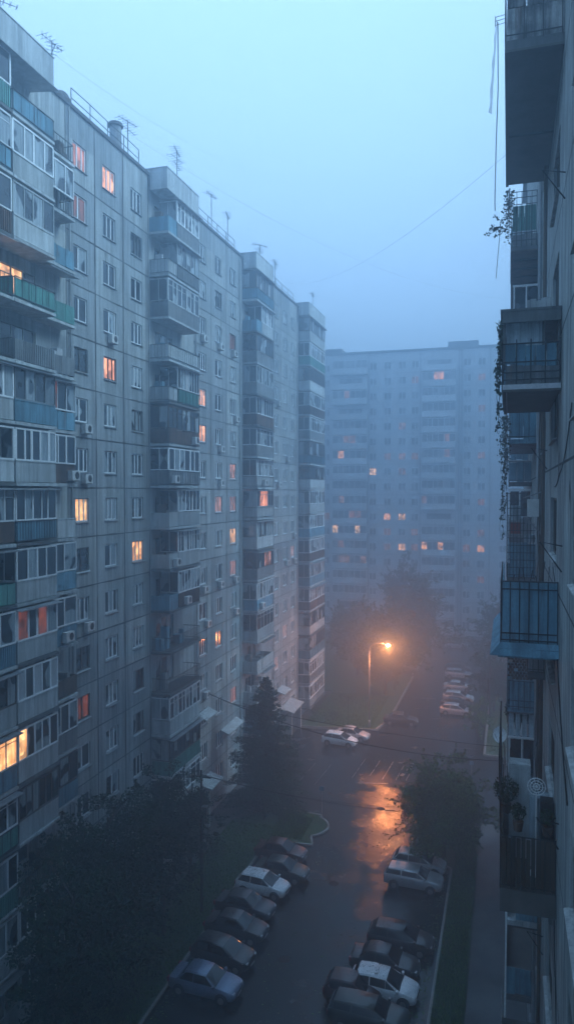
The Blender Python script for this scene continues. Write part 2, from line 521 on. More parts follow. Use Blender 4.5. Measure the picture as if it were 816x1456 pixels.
# worn paint at the crossing
mb = MB()
def paint_bar(x0, y0, x1, y1, wd):
    a = Vector((x0, y0)); b_ = Vector((x1, y1)); dd = (b_ - a); L = dd.length; dd.normalize(); nn = Vector((-dd.y, dd.x)) * wd / 2
    t_ = 0
    while t_ < L:
        s_ = rnd.uniform(0.25, 0.9)
        if rnd.random() < 0.72:
            k0, k1 = rnd.uniform(0.5, 1), rnd.uniform(0.5, 1)
            p = a + dd * t_; q = a + dd * min(L, t_ + s_)
            mb.poly([(p - nn * k0).to_tuple() + (0.004,), (q - nn * k1).to_tuple() + (0.004,), (q + nn * k0).to_tuple() + (0.004,), (p + nn * k1).to_tuple() + (0.004,)])
        t_ += s_ * 1.05
paint_bar(-14.6, 71.6, -11.2, 72.3, 0.22)
for i, x in enumerate((-14.9, -13.3, -11.9, -10.6, -9.6)):
    paint_bar(x, 72.8 + 0.2 * i, x + 0.3, 78.4, 0.14)
paint_bar(-10.4, 74.0, -9.4, 77.8, 0.5)
paint_bar(-11.0, 78.3, -9.2, 78.6, 0.18)
for x in (-21.5, -19.8, -18.1):
    paint_bar(x, 70.0, x + 0.4, 76.5, 0.10)
paint_bar(-6.0, 84.6, -3.0, 85.0, 0.12)
paint_bar(-9.5, 127, -6.5, 127.3, 0.15)
tag(mb.build('road_marking', 'road_paint'), None, None, None, 'structure')

# ------------------------------------------------------------------ openings, windows, balconies
def wall_cells(mb, P, cells, z0, z1, reveal=0.18):
    """P(a, z, d): along, up, depth behind the face. cells: (a0, a1, [(wa0, wa1, wz0, wz1), ...])"""
    mb.tone = []
    tg = random.Random(31)
    for a0, a1, ops in cells:
        ops = sorted(ops, key=lambda o: o[2])
        z = z0
        for wa0, wa1, wz0, wz1 in ops:
            cut = (wz0 + wz1) / 2 - 1.72
            if cut > z + 0.01:
                mb.quad(P(a0, z, 0), P(a1, z, 0), P(a1, cut, 0), P(a0, cut, 0)); mb.tone.append(tn if z > z0 else tg.random())
                z = cut
            tn = tg.random()
            mb.tone += [tn] * 7
            mb.quad(P(a0, z, 0), P(a1, z, 0), P(a1, wz0, 0), P(a0, wz0, 0))
            mb.quad(P(a0, wz0, 0), P(wa0, wz0, 0), P(wa0, wz1, 0), P(a0, wz1, 0))
            mb.quad(P(wa1, wz0, 0), P(a1, wz0, 0), P(a1, wz1, 0), P(wa1, wz1, 0))
            r = reveal
            mb.quad(P(wa0, wz0, 0), P(wa1, wz0, 0), P(wa1, wz0, r), P(wa0, wz0, r))
            mb.quad(P(wa0, wz1, 0), P(wa0, wz1, r), P(wa1, wz1, r), P(wa1, wz1, 0))
            mb.quad(P(wa0, wz0, 0), P(wa0, wz0, r), P(wa0, wz1, r), P(wa0, wz1, 0))
            mb.quad(P(wa1, wz0, 0), P(wa1, wz1, 0), P(wa1, wz1, r), P(wa1, wz0, r))
            z = wz1
        mb.quad(P(a0, z, 0), P(a1, z, 0), P(a1, z1, 0), P(a0, z1, 0)); mb.tone.append(tg.random())

def window_meshes(tagname, w_, h, sashes, axis, frame_mat='white_frame', pane_mat='pane', opened=False):
    """meshes of one window centred on its opening. axis: function (along, up, out) -> xyz"""
    A = axis
    def bx(mb, a0, a1, z0, z1, o0, o1):
        p = [A(a0, z0, o0), A(a1, z0, o0), A(a1, z0, o1), A(a0, z0, o1), A(a0, z1, o0), A(a1, z1, o0), A(a1, z1, o1), A(a0, z1, o1)]
        mb.hexa(p)
    W, H = w_ / 2, h / 2
    f = MB(); t = 0.085
    bx(f, -W, W, -H, -H + t, -0.15, -0.08); bx(f, -W, W, H - t, H, -0.15, -0.08)
    bx(f, -W, -W + t, -H + t, H - t, -0.15, -0.08); bx(f, W - t, W, -H + t, H - t, -0.15, -0.08)
    edges = [-W + t] + [-W + w_ * s for s in sashes] + [W - t]
    p = MB()
    for i, (a, b_) in enumerate(zip(edges, edges[1:])):
        if i: bx(f, a - 0.055, a + 0.055, -H + t, H - t, -0.148, -0.07)
        p.quad(A(a, -H + t, -0.12), A(b_, -H + t, -0.12), A(b_, H - t, -0.12), A(a, H - t, -0.12))
    p.quad(A(-W, -H, -0.17), A(W, -H, -0.17), A(W, H, -0.17), A(-W, H, -0.17))
    s = MB()
    s.hexa([A(-W - 0.04, -H - 0.05, -0.08), A(W + 0.04, -H - 0.05, -0.08), A(W + 0.04, -H - 0.08, 0.10), A(-W - 0.04, -H - 0.08, 0.10),
            A(-W - 0.04, -H - 0.005, -0.08), A(W + 0.04, -H - 0.005, -0.08), A(W + 0.04, -H - 0.05, 0.10), A(-W - 0.04, -H - 0.05, 0.10)])
    return p, f, s

def add_window(parent, off, loc, kit, label=None, pane_mat=None):
    p = link('window', kit['pane'] if not pane_mat else kit[pane_mat], parent, loc - off, label)
    f = link('frame', kit['frame'], p)
    if kit.get('sill'): link('sill', kit['sill'], p)
    return p

def make_kit(w_, h, sashes, axis, frame='white_frame', pane='pane'):
    p, f, s = window_meshes('w', w_, h, sashes, axis)
    k = {'pane': p.mesh('pane', pane), 'frame': f.mesh('frame', frame), 'sill': s.mesh('sill', 'zinc' if frame == 'white_frame' else 'concrete_pale')}
    for lm in ('lit_peach', 'lit_yellow', 'lit_pink', 'lit_red', 'pane_pale'):
        k[lm] = p.mesh('pane', lm)
    k['raw'] = (p, f, s)
    return k

def balcony(parent, P, a0, a1, zf, depth, st, rg, top=False):
    """a0..a1 along the facade, zf the floor, P(a, z, out). st: style dict. Part: slab; sub-parts: parapet, glazing_frame, pane ..."""
    def bx(mb, x0, x1, z0, z1, o0, o1):
        mb.hexa([P(x0, z0, o0), P(x1, z0, o0), P(x1, z0, o1), P(x0, z0, o1), P(x0, z1, o0), P(x1, z1, o0), P(x1, z1, o1), P(x0, z1, o1)])
    s = MB()
    bx(s, a0 - 0.05, a1 + 0.05, zf - 0.17, zf - 0.02, 0.003, depth + 0.07)
    bx(s, a0 - 0.03, a1 + 0.03, zf - 0.02, zf, 0.003, depth + 0.03)
    slab = s.build('balcony', ['concrete_dark' if st.get('darkslab') else 'concrete_pale'], parent)
    d = depth
    pm = st.get('parapet', 'concrete'); pmat = st.get('pmat', 'concrete_pale'); ph = st.get('ph', 1.08)
    m = MB()
    if pm == 'concrete':
        bx(m, a0, a1, zf + 0.04, zf + ph, d - 0.07, d)
        bx(m, a0, a0 + 0.07, zf + 0.04, zf + ph, 0.01, d - 0.07); bx(m, a1 - 0.07, a1, zf + 0.04, zf + ph, 0.01, d - 0.07)
        bx(m, a0 - 0.02, a1 + 0.02, zf + ph, zf + ph + 0.05, d - 0.10, d + 0.03)
        if st.get('side'):
            m.cur = 0
    elif pm == 'sheets':
        n = st.get('n', 7); wdt = (a1 - a0) / n
        for i in range(n):
            o_ = rg.uniform(0, 0.025); hh_ = rg.uniform(-0.03, 0.03)
            bx(m, a0 + i * wdt + 0.012, a0 + (i + 1) * wdt - 0.012, zf + 0.06 + hh_, zf + ph + hh_, d - 0.03 + o_, d + o_)
        for q in (0, 1):
            aa = (a0, a1)[q]
            for i in range(3):
                e0 = 0.02 + i * (d - 0.06) / 3
                bx(m, aa - 0.015, aa + 0.015, zf + 0.06, zf + ph, e0, e0 + (d - 0.06) / 3 - 0.015)
    elif pm == 'corrugated':
        n = int((a1 - a0) / 0.16); wdt = (a1 - a0) / n
        for i in range(n):
            bx(m, a0 + i * wdt, a0 + (i + 0.55) * wdt, zf + 0.05, zf + ph, d - 0.01, d + 0.03)
        bx(m, a0, a1, zf + 0.05, zf + ph, d - 0.03, d - 0.012)
        bx(m, a0, a0 + 0.04, zf + 0.05, zf + ph, 0.01, d - 0.03); bx(m, a1 - 0.04, a1, zf + 0.05, zf + ph, 0.01, d - 0.03)
    parapet = m.build('parapet', pmat, slab) if m.v else None
    r = MB()
    if pm == 'rails' or st.get('bars'):
        n = int((a1 - a0) / st.get('gap', 0.2)); o_ = d if pm == 'rails' else d + 0.05
        for zz in (zf + 0.12, zf + ph + (0.03 if pm != 'rails' else 0)):
            bx(r, a0, a1, zz - 0.02, zz + 0.02, o_ - 0.02, o_ + 0.02)
        for i in range(n + 1):
            x = a0 + (a1 - a0) * i / n
            bx(r, x - 0.01, x + 0.01, zf + 0.1, zf + ph, o_ - 0.01, o_ + 0.01)
        for aa in (a0, a1):
            for zz in (zf + 0.12, zf + ph):
                bx(r, aa - 0.015, aa + 0.015, zz - 0.02, zz + 0.02, 0.01, o_ - 0.02)
            for i in range(5):
                e = 0.1 + i * (d - 0.1) / 5
                bx(r, aa - 0.01, aa + 0.01, zf + 0.1, zf + ph, e, e + 0.02)
    if r.v: r.build('railing', 'iron', slab)
    g = st.get('glaze')
    ztop = zf + st.get('gtop', 2.78)
    if g:
        fr = MB(); pa = MB(); pl = MB(); pw = MB()
        n = st.get('sash', 6); zb = zf + ph + 0.06; t = st.get('ft', 0.05); oo = d - 0.035
        bx(fr, a0 - 0.01, a1 + 0.01, zb - 0.01, zb + 0.07, oo - 0.05, oo + 0.05)
        bx(fr, a0 - 0.01, a1 + 0.01, ztop - 0.07, ztop + 0.02, oo - 0.05, oo + 0.05)
        for aa in (a0, a1):
            bx(fr, aa - 0.03, aa + 0.03, zb + 0.002, zb + 0.062, 0.02, oo - 0.052)
            bx(fr, aa - 0.03, aa + 0.03, ztop - 0.062, ztop, 0.02, oo - 0.052)
        if st.get('mull'):
            bx(fr, a0, a1, ztop - 0.45, ztop - 0.41, oo - 0.025, oo + 0.025)
        cuts = [a0] + [a0 + (a1 - a0) * (i + rg.uniform(-0.12, 0.12)) / n for i in range(1, n)] + [a1]
        for i, (x0, x1) in enumerate(zip(cuts, cuts[1:])):
            tt = t * (1.5 if i % 2 == 0 else 1.0)
            bx(fr, x0 - tt / 2, x0 + tt / 2, zb + 0.07, ztop - 0.07, oo - 0.04, oo + 0.045)
            op = i in st.get('open', ())
            q = (P(x0 + t / 2, zb + 0.06, oo), P(x1 - t / 2, zb + 0.06, oo), P(x1 - t / 2, ztop - 0.06, oo), P(x0 + t / 2, ztop - 0.06, oo))
            if op: continue
            dest = pl if i in st.get('lit', ()) else (pw if i in st.get('white', ()) else pa)
            dest.quad(*q)
        bx(fr, a1 - t / 2, a1 + t / 2, zb + 0.07, ztop - 0.07, oo - 0.04, oo + 0.045)
        for aa in (a0 + 0.005, a1 - 0.005):
            for k in range(2):
                e0, e1 = 0.03 + k * (oo - 0.06) / 2, 0.03 + (k + 1) * (oo - 0.06) / 2
                pa.quad(P(aa, zb + 0.06, e0), P(aa, zb + 0.06, e1), P(aa, ztop - 0.06, e1), P(aa, ztop - 0.06, e0))
                if k: bx(fr, aa - 0.025, aa + 0.025, zb + 0.062, ztop - 0.062, e0 - 0.02, e0 + 0.02)
        fr.build('glazing_frame', st.get('fmat', 'white_frame'), slab)
        pa.build('pane', st.get('gmat', 'pane'), slab)
        if pl.v: pl.build('lit_pane', st.get('lmat', 'lit_yellow'), slab, label='lamp-lit balcony panes')
        if pw.v: pw.build('blind', 'white_cloth', slab)
    if st.get('awning'):
        a = MB(); z1 = zf + 2.93
        e = d + (0.35 if st.get('awning') else 0.15)
        a.hexa([P(a0 - 0.1, z1, 0.01), P(a1 + 0.1, z1, 0.01), P(a1 + 0.1, z1 - 0.22, e), P(a0 - 0.1, z1 - 0.22, e),
                P(a0 - 0.1, z1 + 0.04, 0.01), P(a1 + 0.1, z1 + 0.04, 0.01), P(a1 + 0.1, z1 - 0.18, e), P(a0 - 0.1, z1 - 0.18, e)])
        a.build('awning', st.get('amat', 'zinc'), slab)
    if st.get('stuff'):
        c = MB()
        for i in range(rg.randint(2, 5)):
            x = rg.uniform(a0 + 0.2, a1 - 0.6); hh_ = rg.uniform(0.5, 1.7); ww = rg.uniform(0.2, 0.6)
            bx(c, x, x + ww, zf + 0.003, zf + hh_, 0.12 + rg.uniform(0, 0.1), 0.5 + rg.uniform(0, 0.3))
        c.build('cabinet', rg.choice(['brown_panel', 'grey_panel', 'blue_panel', 'white_cloth']), slab)
    return slab

def ac_unit(parent, P, a, z, base):
    def bx(mb, x0, x1, z0, z1, o0, o1):
        mb.hexa([P(x0, z0, o0), P(x1, z0, o0), P(x1, z0, o1), P(x0, z0, o1), P(x0, z1, o0), P(x1, z1, o0), P(x1, z1, o1), P(x0, z1, o1)])
    m = MB(); bx(m, a - 0.4, a + 0.4, z, z + 0.55, base + 0.08, base + 0.38)
    bx(m, a - 0.36, a - 0.32, z - 0.05, z - 0.003, base + 0.002, base + 0.42); bx(m, a + 0.32, a + 0.36, z - 0.05, z - 0.003, base + 0.002, base + 0.42)
    o = m.build('air_conditioner', 'ac_body', parent)
    g = MB(); n = 14
    pts = [P(a + 0.08 + 0.22 * math.cos(2 * math.pi * i / n), z + 0.28 + 0.22 * math.sin(2 * math.pi * i / n), base + 0.384) for i in range(n)]
    g.poly(pts)
    g.build('fan_grille', 'black_part', o)
    return o

# ------------------------------------------------------------------ the long left block
FX = -25.4
LO = Vector((FX, 58.0, 0.0))
left = thing('apartment_block', 'long sixteen storey grey concrete panel block with stacked balconies beside the parked cars', 'apartment block', LO)
def PL(a, z, out):                    # local point: along world Y, up, outwards (+X)
    return (out, a - 58.0, z)
def PLin(a, z, dpt):
    return (-dpt, a - 58.0, z)
ZC = [49.45 - 3.1 * r for r in range(16)]
cols = {'A': 40.5, 'B': 44.0, 'C': 47.7, 'D': 59.5, 'E': 63.2, 'F': 66.9, 'G': 80.8, 'H': 84.2, 'I': 87.4}
WW, WH = 1.62, 1.48
ROOF = 52.0
rg = random.Random(11)
cells = []
def col_cell(a0, a1, c, w_=WW):
    cells.append((a0, a1, [(c - w_ / 2, c + w_ / 2, z - WH / 2, z + WH / 2) for z in ZC]))
stackY = [(26.0, 31.9), (32.0, 38.7), (49.6, 57.6), (68.8, 79.0), (89.2, 98.0)]
cells.append((-60.0, 25.9, []))
# back wall of each balcony stack: a wide room window and a door beside it
backs = []
for a0, a1, c in ((25.9, 32.0, 28.6), (32.0, 38.95, 34.4), (49.55, 57.6, 52.0), (68.8, 79.0, 71.8), (89.2, 98.0, 93.6)):
    cells.append((a0, a1, [(c - 1.5, c + 1.5, z - 1.3, z + 0.75) for z in ZC]))
    backs += [(c, z) for z in ZC]
col_cell(38.95, 42.2, cols['A'], 1.5); col_cell(42.2, 45.8, cols['B']); col_cell(45.8, 49.55, cols['C'])
col_cell(57.6, 61.35, cols['D']); col_cell(61.35, 65.1, cols['E']); col_cell(65.1, 68.8, cols['F'])
col_cell(79.0, 82.5, cols['G']); col_cell(82.5, 85.8, cols['H']); col_cell(85.8, 89.2, cols['I'])
cells.append((98.0, 103.3, []))
mb = MB()
wall_cells(mb, PLin, cells, 0.0, ROOF, 0.2)
D_ = 13.0
mb.quad(PLin(-60, 0, 0), PLin(-60, ROOF, 0), PLin(-60, ROOF, D_), PLin(-60, 0, D_))
mb.quad(PLin(103.3, 0, 0), PLin(103.3, ROOF, 0), PLin(103.3, ROOF, D_), PLin(103.3, 0, D_))
mb.quad(PLin(-60, 0, D_), PLin(103.3, 0, D_), PLin(103.3, ROOF, D_), PLin(-60, ROOF, D_))
mb.build('wall', 'concrete_panel', left)
# roof with its cap, the raised heads above the stacks
mb = MB()
def bxl(mb, a0, a1, z0, z1, o0, o1):
    mb.hexa([PL(a0, z0, o0), PL(a1, z0, o0), PL(a1, z0, o1), PL(a0, z0, o1), PL(a0, z1, o0), PL(a1, z1, o0), PL(a1, z1, o1), PL(a0, z1, o1)])
bxl(mb, -60.1, 103.4, ROOF + 0.002, ROOF + 0.22, -D_ - 0.1, 0.12)
for a0, a1, hh_, dd in ((42.5, 48.5, 0.35, 5), (60.2, 61.5, 1.3, 3), (64.3, 66.5, 0.9, 4), (82.5, 84.5, 0.8, 4)):
    bxl(mb, a0, a1, ROOF + 0.225, ROOF + 0.22 + hh_, -dd, -1.2)
mb.build('roof', 'roof_felt', left)
for a0, a1, dpt in ((25.0, 35.6, 1.50), (49.6, 55.35, 1.50), (69.5, 75.0, 1.50), (89.6, 98.0, 1.50)):
    mb = MB()
    bxl(mb, a0, a1, ROOF - 1.02, ROOF + 0.48, 0.125, dpt)
    bxl(mb, a0 - 0.04, a1 + 0.04, ROOF + 0.483, ROOF + 0.54, -2.0, dpt + 0.04)
    bxl(mb, a0, a1, ROOF + 0.225, ROOF + 0.48, -1.9, 0.12)
    mb.build('parapet', 'concrete_pale', left)
# seams between the panels
mb = MB()
def seam(a0, z0, a1, z1, wd=0.035):
    n = max(2, int((abs(a1 - a0) + abs(z1 - z0)) / 1.6))
    prev = None
    for i in range(n + 1):
        f = i / n; a = a0 + (a1 - a0) * f; z = z0 + (z1 - z0) * f
        j = rg.uniform(-0.012, 0.012); w2 = wd * rg.uniform(0.6, 1.3)
        cur = (a + (j if a0 == a1 else 0), z + (j if z0 == z1 else 0), w2)
        if prev:
            if a0 == a1:
                mb.quad(PL(prev[0] - prev[2], prev[1], 0.004), PL(prev[0] + prev[2], prev[1], 0.004), PL(cur[0] + w2, cur[1], 0.004), PL(cur[0] - w2, cur[1], 0.004))
            else:
                mb.quad(PL(prev[0], prev[1] - prev[2], 0.006), PL(cur[0], cur[1] - w2, 0.006), PL(cur[0], cur[1] + w2, 0.006), PL(prev[0], prev[1] + prev[2], 0.006))
        prev = cur
for a in (38.95, 42.2, 45.8, 49.5, 57.6, 61.35, 65.1, 68.8, 79.0, 82.5, 85.8, 89.2):
    seam(a, 0.3, a, ROOF, 0.065 if a in (42.2, 45.8) else 0.055)
for z in ZC:
    for a0, a1 in ((38.95, 49.5), (57.6, 68.8), (79.0, 89.2)):
        seam(a0, z - 1.72, a1, z - 1.72, 0.045)
mb.build('panel_seam', 'seam', left)
mb = MB(); sg_ = random.Random(71)
def streak(a, z, L_, w2, off):
    n = 5; j = 0
    for i in range(n):
        f0, f1 = i / n, (i + 1) / n
        e0, e1 = w2 * (1 - f0) ** .6, w2 * (1 - f1) ** .6; j2 = j + sg_.uniform(-.015, .015)
        mb.quad(PL(a + j - e0, z - L_ * f0, off), PL(a + j + e0, z - L_ * f0, off), PL(a + j2 + e1, z - L_ * f1, off), PL(a + j2 - e1, z - L_ * f1, off)); j = j2
k_ = 0
for c, a in cols.items():
    for z in ZC:
        for s_ in (-1, 1):
            if sg_.random() < .55:
                k_ += 1; streak(a + s_ * sg_.uniform(.5, .85), z - WH / 2 - .09, sg_.uniform(.35, 1.3), sg_.uniform(.03, .10), .0025)
        if sg_.random() < .35: streak(a + sg_.uniform(-1.5, 1.5), z - 1.78, sg_.uniform(.3, 1.0), sg_.uniform(.04, .2), .0015)
mb.build('rain_stain', 'rain_stain', left)

axL = lambda a, z, o: (o, a, z)
kits = [make_kit(WW, WH, (0.36, 0.68), axL), make_kit(WW, WH, (0.5,), axL), make_kit(WW, WH, (0.33, 0.62), axL, 'white_frame', 'pane_pale'),
        make_kit(WW, WH, (0.42, 0.74), axL, 'dark_frame')]
kitA = [make_kit(1.5, WH, (0.4,), axL), make_kit(1.5, WH, (0.35, 0.7), axL), make_kit(1.5, WH, (0.45,), axL, 'dark_frame', 'pane_pale')]
LIT = {('B', 0): 'lit_peach', ('B', 4): 'lit_peach', ('A', 7): 'lit_yellow', ('C', 8): 'lit_yellow', ('D', 4): 'lit_peach', ('D', 5): 'lit_peach',
       ('F', 8): 'lit_yellow', ('F', 7): 'lit_pink', ('E', 7): 'lit_pink', ('F', 9): 'lit_pink', ('F', 6): 'lit_pink', ('A', 0): 'lit_pink',
       ('A', 11): 'lit_red', ('F', 2): 'lit_red', ('F', 13): 'lit_pink', ('A', 1): 'lit_red'}
for c, a in cols.items():
    if c in 'GHI': continue
    for r, z in enumerate(ZC):
        k = (kitA if c == 'A' else kits)[rg.choice([0, 0, 1, 2]) if c == 'A' else rg.choice([0, 0, 1, 2, 2, 3])]
        lm = LIT.get((c, r))
        lab = {'lit_peach': 'window lit peach by a lamp behind its curtains', 'lit_yellow': 'window lit bright warm yellow', 'lit_pink': 'window with a faint pink glow', 'lit_red': 'window with a dim red glow'}.get(lm)
        add_window(left, Vector((0, 58.0, 0)), Vector((0, a, z)), k, lab, lm)
# the farthest three columns as one
raw = kits[0]['raw']; cm = MB()
for c in 'GHI':
    for r, z in enumerate(ZC):
        for mi, part in enumerate(raw):
            cm.cur = mi if not (mi == 0 and (c, r) in (('I', 9), ('G', 13), ('H', 12))) else 3
            n = len(cm.v)
            cm.v += [(p[0], p[1] + cols[c] - 58.0, p[2] + z) for p in part.v]
            cm.f += [tuple(n + i for i in f) for f in part.f]
            cm.mi += [cm.cur] * len(part.f)
tag(cm.build('window', ['pane', 'white_frame', 'zinc', 'lit_pink'], left), None, None, None, 'stuff')
# panes behind the balconies
for i, (c, z) in enumerate(backs):
    cm = MB()
    lit_ = (abs(c - 34.4) < 0.1 and abs(z - ZC[3]) < 0.1)
    cm.cur = 1 if lit_ else 0
    for q in range(3):
        x0 = c - 1.5 + q; zz = z - 1.3 if q == 2 else z - 0.6
        if lit_ and q == 2: cm.cur = 0
        cm.quad(PL(x0 + 0.05, zz, -0.12), PL(x0 + 0.95, zz, -0.12), PL(x0 + 0.95, z + 0.7, -0.12), PL(x0 + 0.05, z + 0.7, -0.12))
    cm.cur = 2
    bxl(cm, c - 1.5, c + 0.5, z - 1.3, z - 0.66, -0.16, -0.02)
    for x in (-1.5, -0.5, 0.5, 1.45):
        bxl(cm, c + x, c + x + 0.06, z - 0.659 if x < 0.4 else z - 1.3, z + 0.75, -0.14, -0.08)
    cm.build('balcony_door', ['pane_pale', 'lit_yellow', 'concrete_pale'], left)

# first stack, level by level as it is in the photo
S1 = [
 dict(parapet='sheets', pmat='blue_panel', n=5, bars=1, gap=1.2, stuff=1, awning=1),
 dict(parapet='concrete', glaze=1, sash=4, ft=0.09, gmat='pane_pale'),
 dict(parapet='concrete', glaze=1, sash=4, ft=0.05, gmat='pane_pale', fmat='concrete_pale'),
 dict(parapet='sheets', pmat='teal_panel', n=5, bars=1, gap=0.5),
 dict(parapet='corrugated', pmat='grey_panel', stuff=1),
 dict(parapet='concrete', pmat='blue_panel', glaze=1, sash=4, ft=0.04, gmat='pane_pale', fmat='grey_panel', awning=1),
 dict(parapet='concrete', glaze=1, sash=5, ft=0.13),
 dict(parapet='sheets', pmat='blue_panel', n=6, bars=1, gap=0.22, glaze=1, sash=5, ft=0.06, awning=1, darkslab=1),
 dict(parapet='concrete', glaze=1, sash=4, ft=0.09),
 dict(parapet='concrete', glaze=1, sash=4, ft=0.11, lit=(0, 2), lmat='lit_red', awning=1, darkslab=1),
 dict(parapet='concrete', glaze=1, sash=5, ft=0.06, white=(0, 2, 4), darkslab=1),
 dict(parapet='concrete', glaze=1, sash=5, ft=0.07, lit=(0,), lmat='lit_yellow', darkslab=1),
 dict(parapet='concrete', glaze=1, sash=6, ft=0.05, fmat='dark_frame'),
 dict(parapet='sheets', pmat='grey_panel', n=6, bars=1),
 dict(parapet='concrete', glaze=1, sash=5, ft=0.06),
 dict(parapet='concrete', glaze=1, sash=5, ft=0.06)]
S1b = [
 dict(parapet='rails', gap=0.25, stuff=1), dict(parapet='rails', gap=0.3, glaze=1, sash=3, gmat='pane_pale'),
 dict(parapet='sheets', pmat='blue_panel', n=3), dict(parapet='sheets', pmat='teal_panel', n=3, awning=1),
 dict(parapet='sheets', pmat='grey_panel', n=2, stuff=1), dict(parapet='sheets', pmat='blue_panel', n=3, glaze=1, sash=3, lit=(0,), lmat='lit_red', awning=1),
 dict(parapet='concrete', pmat='rust_panel', glaze=1, sash=3, ft=0.1), dict(parapet='concrete', stuff=1),
 dict(parapet='sheets', pmat='blue_panel', n=2, glaze=1, sash=2, ft=0.08), dict(parapet='sheets', pmat='blue_panel', n=2, glaze=1, sash=2, ft=0.1),
 dict(parapet='sheets', pmat='brown_panel', n=2, stuff=1), dict(parapet='sheets', pmat='grey_panel', n=2, glaze=1, sash=3, ft=0.07),
 dict(parapet='sheets', pmat='blue_panel', n=2, glaze=1, sash=3, fmat='dark_frame'), dict(parapet='concrete', stuff=1),
 dict(parapet='concrete', glaze=1, sash=2), dict(parapet='concrete', glaze=1, sash=2)]
for r, z in enumerate(ZC):
    zf = z - 1.5
    balcony(left, PL, 32.05, 35.5, zf, 1.5, S1[r], rg, r == 0)
    balcony(left, PL, 35.62, 38.3, zf - 0.05 * (r % 2), 0.95, S1b[r], rg, r == 0)
def random_style(rg, r, allow_lit=False):
    s = dict(parapet=rg.choice(['concrete', 'concrete', 'concrete', 'sheets', 'corrugated']))
    s['pmat'] = rg.choice(['concrete_pale', 'concrete_pale', 'concrete_pale', 'grey_panel', 'blue_panel']) if s['parapet'] == 'concrete' else rg.choice(['grey_panel', 'blue_panel', 'teal_panel', 'concrete_pale', 'rust_panel'])
    s['n'] = rg.randint(4, 9)
    if rg.random() < 0.3: s['bars'] = 1; s['gap'] = rg.uniform(0.2, 0.6)
    if rg.random() < 0.86:
        s['glaze'] = 1; s['sash'] = rg.randint(5, 8); s['ft'] = rg.choice([0.05, 0.06, 0.09, 0.11])
        s['gmat'] = rg.choice(['pane', 'pane_pale', 'pane_pale']); s['fmat'] = rg.choice(['white_frame', 'white_frame', 'white_frame', 'concrete_pale', 'brown_panel'])
        if rg.random() < 0.25: s['open'] = (rg.randint(0, 4),)
        if rg.random() < 0.2: s['white'] = (rg.randint(0, 4),)
        if rg.random() < 0.3: s['mull'] = 1
    else:
        s['stuff'] = 1
    if rg.random() < 0.4: s['awning'] = 1
    if rg.random() < 0.25: s['darkslab'] = 1
    return s
for si, (a0, a1, seed) in enumerate(((26.2, 31.9, 5), (49.7, 55.3, 21), (69.6, 74.9, 33), (90.0, 97.8, 47))):
    q = random.Random(seed)
    for r, z in enumerate(ZC):
        s = random_style(q, r)
        if r == 0 and si: s.update(glaze=1, open=())
        if si == 0 and r in (3, 4): s.update(glaze=0, parapet='rails', gap=0.3)
        if si == 0 and r == 11: s.update(glaze=1, lit=(4, 5), sash=6, open=(), white=())
        if si == 2 and r == 7: s.update(glaze=1, lit=(1, 2, 3), lmat='lit_peach', sash=6, open=(), white=())
        if si == 2 and r == 4: s.update(parapet='sheets', pmat='rust_panel')
        if si == 2 and r == 9: s.update(glaze=1, fmat='brown_panel', lit=(3, 4, 5), lmat='lit_pink', sash=7, open=(), white=())
        if si == 1 and r in (6, 7): s.update(glaze=1, fmat='white_frame', ft=0.12, sash=6, gmat='pane')
        if si == 1 and r in (10, 11): s.update(parapet='rails', glaze=0, stuff=1, darkslab=1)
        if si == 3 and q.random() < 0.6: s['glaze'] = 1; s['sash'] = 8
        zf = z - 1.5
        if si in (1, 2) and q.random() < 0.35:       # the near end boxed in
            s1 = dict(s); s1['glaze'] = 0; s1['stuff'] = 1; s1.pop('awning', None)
            balcony(left, PL, a0, a0 + 1.5, zf, 1.5, dict(s1, parapet='concrete', pmat=q.choice(['blue_panel', 'concrete_pale'])), q, r == 0)
            balcony(left, PL, a0 + 1.62, a1, zf, 1.5, s, q, r == 0)
        else:
            balcony(left, PL, a0, a1, zf, 1.5, s, q, r == 0)
for c, r in (('B', 3), ('A', 5), ('A', 6), ('A', 9), ('D', 2), ('E', 2), ('F', 2), ('F', 4), ('E', 5), ('E', 6), ('F', 9), ('E', 9), ('D', 9), ('D', 10),
             ('F', 10), ('G', 6), ('H', 5), ('I', 8), ('I', 9), ('D', 12), ('G', 3), ('H', 9)):
    ac_unit(left, PL, cols[c] + rg.uniform(-0.1, 0.6), ZC[r] - 1.42, 0.0)
for a0, r in ((49.9, 6), (50.1, 8), (53.6, 5), (70.2, 10), (71, 6), (36.6, 9), (37.3, 6), (52, 9)):
    ac_unit(left, PL, a0 + 0.5, ZC[r] - 1.3, 1.5 if a0 > 40 else 0.95)
# entrance canopies and awnings low down
for a0, a1, z, o in ((58.2, 61.0, 3.6, 1.3), (63.6, 67.6, 6.6, 0.8), (58.0, 60.5, 9.6, 0.9), (82.0, 86.6, 3.4, 1.7), (80.5, 83.0, 5.9, 1.1)):
    c = MB(); c.hexa([PL(a0, z, 0.01), PL(a1, z + 0.1, 0.01), PL(a1, z - 0.25, o), PL(a0, z - 0.3, o), PL(a0, z + 0.14, 0.01), PL(a1, z + 0.24, 0.01), PL(a1, z - 0.15, o), PL(a0, z - 0.2, o)])
    c.build('canopy', 'concrete_pale', left)
for a0, a1, o in ((82.2, 82.5, 1.4), (86.1, 86.4, 1.4), (58.3, 58.6, 1.0)):
    mb = MB(); bxl(mb, a0, a1, 0, 3.1, 0.01, o); mb.build('entrance_pier', 'concrete_pale', left)
for a in (39.2, 57.9, 68.5, 79.3):
    mb = MB(); mb.tube([PL(a, 0.2, 0.12), PL(a, 51.9, 0.12)], 0.055, 6); mb.build('drainpipe', 'zinc', left)
